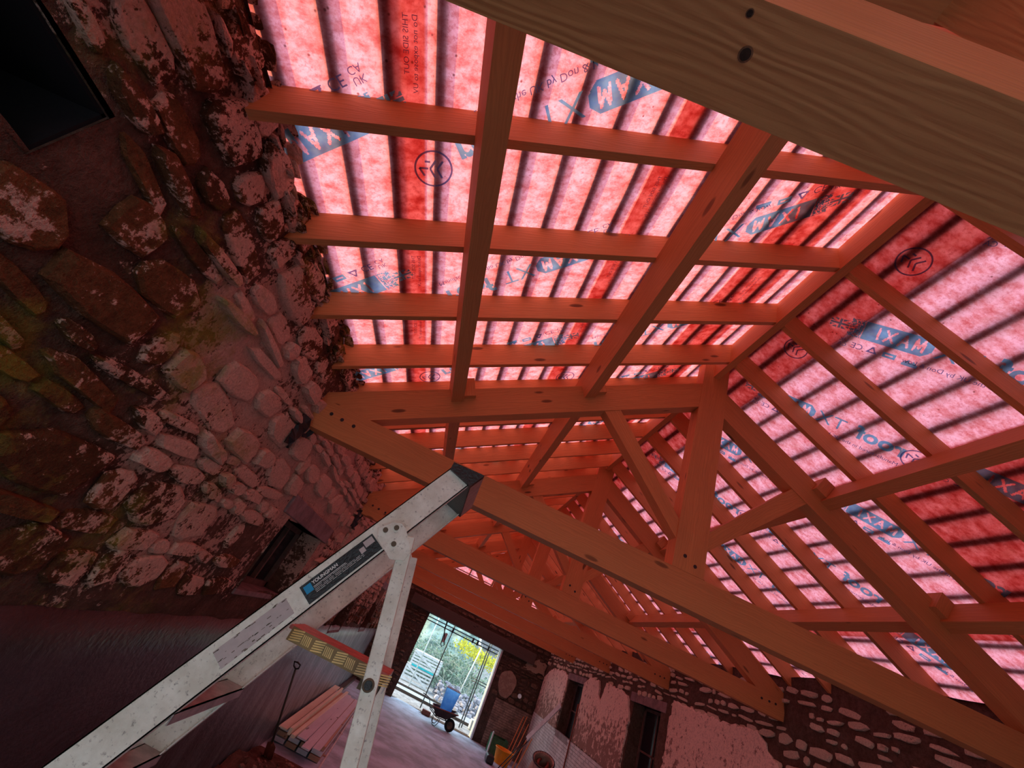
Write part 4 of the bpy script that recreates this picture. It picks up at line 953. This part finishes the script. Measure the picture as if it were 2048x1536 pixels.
# bright straight-edge leaning on the right wall with two dark rods
o = timber('straight_edge', (4.62, 16.9, -1.62), (5.24, 16.35, -.36), .17, .03, CRATE, up=(1, 0, .4)); tag(o, 'long pale metal straight-edge leaning on the right wall behind the mixer', 'plank')
for i, dx in enumerate((-.05, .05)):
    o = obj('rod', MB().tube((4.10 + dx, 17.05, FL + .02), (4.66 + dx, 16.9, -1.60), .014, n=8), BLACKP, smooth=True); tag(o, ['left', 'right'][i] + ' dark rod under the foot of the pale straight-edge', 'rod')
o = obj('conduit', MB().path([(XR - .09, 14.72, FL + .02), (XR - .09, 14.75, -1.5), (XR - .085, 14.8, -.6), (XR - .08, 14.86, -.1)], .022), RUST, smooth=True); tag(o, 'thin rusty pipe running down the right wall beside the far window', 'pipe')
o = obj('wall_disc', MB().tube((4.60, YF - .10, -.78), (4.62, YF - .03, -.78), .075, n=20), LAMPM, smooth=False); tag(o, 'small shiny round fitting on the dark far wall', 'wall fitting')
# kerb of timber along the left wall foot
o = timber('baulk', (-1.52, 15.2, FL + .05), (-1.55, 19.4, FL + .05), .12, .10, WOODD); tag(o, 'dark timber baulk along the foot of the left wall beyond the stack', 'timber')

# ------------------------------------------------------------------ outside the far doorway
def pole(p0, p1, label, mat=STEEL, r=.024):
    o = obj('scaffold_tube', MB().tube(p0, p1, r, n=10), mat, smooth=True); return tag(o, label, 'scaffold tube', 'scaffold outside the doorway')
pole((1.23, 20.6, FL), (1.23, 20.6, 2.2), 'upright scaffold tube left of centre in the doorway')
pole((2.95, 20.7, FL), (2.95, 20.7, 2.2), 'front one of the paired scaffold uprights right of centre')
pole((3.08, 20.95, FL), (3.08, 20.95, 2.2), 'rear one of the paired scaffold uprights right of centre')
pole((-1.5, 20.62, .27), (5.0, 20.62, .27), 'upper horizontal scaffold tube across the doorway head')
pole((-1.5, 20.66, .14), (5.0, 20.66, .14), 'lower horizontal scaffold tube across the doorway head')
pole((.55, 24.5, FL), (.55, 24.5, 2.2), 'pale distant scaffold upright at the left of the doorway', STEELP, .028)
pole((2.75, 23.6, FL), (3.05, 23.6, .2), 'pale slanting distant pole behind the paired uprights', STEELP, .03)
pole((2.9, 21.8, -1.05), (4.6, 21.8, -1.05), 'short horizontal tube behind the right jamb', STEEL, .02)
pole((2.9, 21.8, -1.15), (4.6, 21.8, -1.15), 'second short horizontal tube behind the right jamb, just lower', STEEL, .02)
for i, (x, y, z) in enumerate(((1.23, 20.62, .2), (2.95, 20.66, .2), (2.2, 20.64, .2), (2.42, 20.64, .2))):
    o = obj('scaffold_coupler', MB().box((x - .04, y - .05, z - .10), (x + .04, y + .06, z + .10)), BARROW); bevel(o, .012); tag(o, f'steel coupler clamping the doorway-head tubes, {ORD[i]} found', 'coupler', 'couplers of the doorway scaffold')
stp = empty('hanging_strap', (.82, YF + .15, .37)); tag(stp, 'looped black strap hanging from the doorway lintel', 'strap')
obj('webbing', MB().path([(.80, YF + .12, .42), (.83, YF + .12, .1), (.98, YF + .12, -.2), (1.08, YF + .12, -.40), (1.0, YF + .12, -.50), (.93, YF + .12, -.42), (.90, YF + .12, -.1), (.84, YF + .12, .15), (.82, YF + .12, .40)], .022), BLACKP, stp, smooth=True)
obj('pale_tag', MB().box((.93, YF + .11, -.34), (1.04, YF + .13, .0)), LABEL, stp)
# concrete path and edging
o = obj('path_slab', MB().box((-4, 22.2, FL - .012), (2.6, 23.6, FL + .02)), PATH); tag(o, 'pale wet concrete strip crossing the yard', 'path')
for i, y in enumerate((22.1, 23.7)):
    o = timber('edging_board', (-4, y, FL + .03), (5.5 if i == 0 else 2.6, y, FL + .03), .05, .12, WOODD); tag(o, ['near', 'far'][i] + ' dark edging board of the concrete strip', 'edging')
# slatted crates with diagonal braces
def pallet(loc, w_, h_, label, dp=.9):
    E = empty('slatted_crate', loc); tag(E, label, 'crate', 'slatted crates outside'); x, y, z = loc
    for a in (0, w_ - .09): obj('post', MB().box((x + a, y, z), (x + a + .09, y + .09, z + h_)), CRATE, E); obj('post', MB().box((x + a, y + dp - .09, z), (x + a + .09, y + dp, z + h_)), CRATE, E)
    for k in range(5):
        zz = z + .03 + (h_ - .13) * k / 4; obj('slat', MB().box((x, y - .02, zz), (x + w_, y, zz + .08)), CRATE, E); obj('slat', MB().box((x + w_ - .01, y, zz), (x + w_ + .01, y + dp, zz + .08)), CRATE, E)
    obj('brace', MB().beam((x + .05, y - .035, z + h_ - .05), (x + w_ - .05, y - .035, z + .05), .02, .09, (0, 0, 1)), CRATE, E)
    obj('deck', MB().box((x, y, z + h_ - .02), (x + w_, y + dp, z + h_)), CRATE, E)
pallet((.0, 25.8, FL), 1.55, .72, 'whitish slatted crate with a diagonal brace, bottom of the pair')
pallet((.12, 25.8, FL + .78), 1.6, .62, 'whitish slatted crate with a diagonal brace, top of the pair')
pallet((-1.3, 26.2, FL), 1.15, 1.3, 'tall whitish slatted crate at the left of the pair')
o = obj('folded_sheet', MB().box((.25, 25.75, FL + .721), (1.5, 26.6, FL + .779)), TURQ); tag(o, 'turquoise sheet folded flat between the two slatted crates', 'sheet')
# bramble thicket, blossom, shed
def thicket(name, x0, x1, y0, y1, h, n, mat, label, cat, seed, leaves=True, r=.012):
    rr = random.Random(seed); mb = MB(); lf = MB()
    for i in range(n):
        x, y = rr.uniform(x0, x1), rr.uniform(y0, y1); z = FL; pts = [V((x, y, z))]; d = V((rr.uniform(-.5, .5), rr.uniform(-.3, .3), 1)); L = h * rr.uniform(.5, 1.15)
        for k in range(7): d += V((rr.uniform(-.35, .35), rr.uniform(-.2, .2), -.16)); pts.append(pts[-1] + d.normalized() * L / 6)
        mb.path(pts, [r] * 5 + [r * .6] * 3, 4)
        if leaves:
            for _ in range(9):
                p = pts[rr.randrange(1, 8)] + V((rr.uniform(-.2, .2), rr.uniform(-.2, .2), rr.uniform(-.2, .2))); a, b = rr.uniform(.04, .10), rr.uniform(0, 6)
                u = V((math.cos(b), .3, math.sin(b))) * a; v = V((-math.sin(b), .4, math.cos(b))) * a * .6; lf.add([p - u, p - v, p + u, p + v], [(0, 1, 2, 3)])
    o = obj(name, mb, mat, fix=False); tag(o, label, cat)
    if leaves: obj('foliage', lf, LEAFD, o, fix=False)['kind'] = 'stuff'
    return o
bk = MB(); nx, nz = 60, 16
for j in range(nz + 1):
    for i in range(nx + 1):
        x = -8 + 12.2 * i / nx; z = FL + 3.6 * j / nz; y = 33 + .9 * (j / nz) ** 2 * 3 + 1.2 * fb(x, z, 2, .5, 4); bk.v.append((x, y, z + .35 * fb(x, 3, 3, .8) * j / nz))
bk.f = [(j * (nx + 1) + i, j * (nx + 1) + i + 1, (j + 1) * (nx + 1) + i + 1, (j + 1) * (nx + 1) + i) for j in range(nz) for i in range(nx)]; bk.m = [0] * len(bk.f)
o = obj('hedge_bank', bk, m_simple('hedge_green', (0.311, 0.444, 0.400), .9, 0, .55, 1.1, .8, .2, .1, 'World'), fix=False, smooth=True); tag(o, 'tall tangled green bank of hedge beyond the yard', 'hedge', kind='stuff')
thicket('bramble', -1.5, 4.2, 28.6, 30.2, 2.7, 340, LEAF, 'dense pale green bramble thicket behind the crates', 'bush', 21)
fo = MB(); rr = random.Random(31)
for i in range(900):
    t_ = rr.random(); p = V((2.3 + 2.9 * t_ + rr.gauss(0, .18), 27.3 + rr.gauss(0, .2), -.15 - .28 * t_ + rr.gauss(0, .16))); a, b = rr.uniform(.03, .06), rr.uniform(0, 6)
    u = V((math.cos(b), .3, math.sin(b))) * a; v = V((-math.sin(b), .2, math.cos(b))) * a; fo.add([p - u, p - v, p + u, p + v], [(0, 1, 2, 3)])
fs_ = thicket('forsythia', 2.4, 4.8, 27.2, 27.8, 2.3, 26, LEAF, 'yellow-blossomed shrub arching across the right of the doorway', 'bush', 5, False)
obj('blossom', fo, YELL, fs_, fix=False)['kind'] = 'stuff'
sh = empty('shed', (5.2, 34, FL)); tag(sh, 'pale outbuilding with a dark roof seen at the right of the doorway', 'shed')
obj('wall', MB().box((4.3, 33, FL), (8, 36, .3)), SHEDW, sh); obj('roof', MB().box((4.1, 32.8, -.45), (8.2, 33.0, -.2)), ROOFT, sh); obj('roof', MB().add([(4.1, 32.7, .2), (8.2, 32.7, .2), (8.2, 34.5, 1.2), (4.1, 34.5, 1.2)], [(0, 1, 2, 3)]), ROOFT, sh)
o = obj('container', MB().box((3.45, 21.4, FL), (3.85, 21.8, FL + .34)), STEELP); bevel(o, .03); tag(o, 'small pale plastic container on the ground by the right jamb', 'container')
rb = MB(); rr = random.Random(9)
for i in range(260):
    x, y = rr.uniform(1.95, 4.4), rr.uniform(24.6, 26.9); s_ = rr.uniform(.06, .2); k = rr.randrange(len(STONES)); z = FL + rr.uniform(0, .75) * max(0, 1 - abs(y - 26) / 1.4)
    M = Matrix.Translation((x, y, z)) @ Matrix.Rotation(rr.uniform(0, 6), 4, 'Z') @ Matrix.Rotation(rr.uniform(-.6, .6), 4, 'X') @ Matrix.Diagonal((s_ * 1.4, s_, s_ * .7, 1)); rb.add([M @ V(p) for p in STONES[k].v], STONES[k].f)
o = obj('stone_heap', rb, m_simple('pale_rubble', (0.407, 0.407, 0.459), .95, 0, .4, 2, .5, .02, .1, 'World'), fix=False); tag(o, 'loose heap of pale stones in the yard between crates and shrub', 'rubble', kind='stuff')

# portals: sample the daylight through the two doorways (they give off no light of their own)
for nm, loc, rot, sx_, sy_ in (('portal_far', (1.68, YF + .48, -1.15), (-math.pi / 2, 0, 0), 3.37, 3.0), ('portal_back', (.7, YN - .38, -.95), (math.pi / 2, 0, 0), 4.4, 3.4)):
    l = bpy.data.lights.new(nm, 'AREA'); l.shape = 'RECTANGLE'; l.size = sx_; l.size_y = sy_; l.cycles.is_portal = True
    o = bpy.data.objects.new(nm, l); COL.objects.link(o); o.location = loc; o.rotation_euler = rot
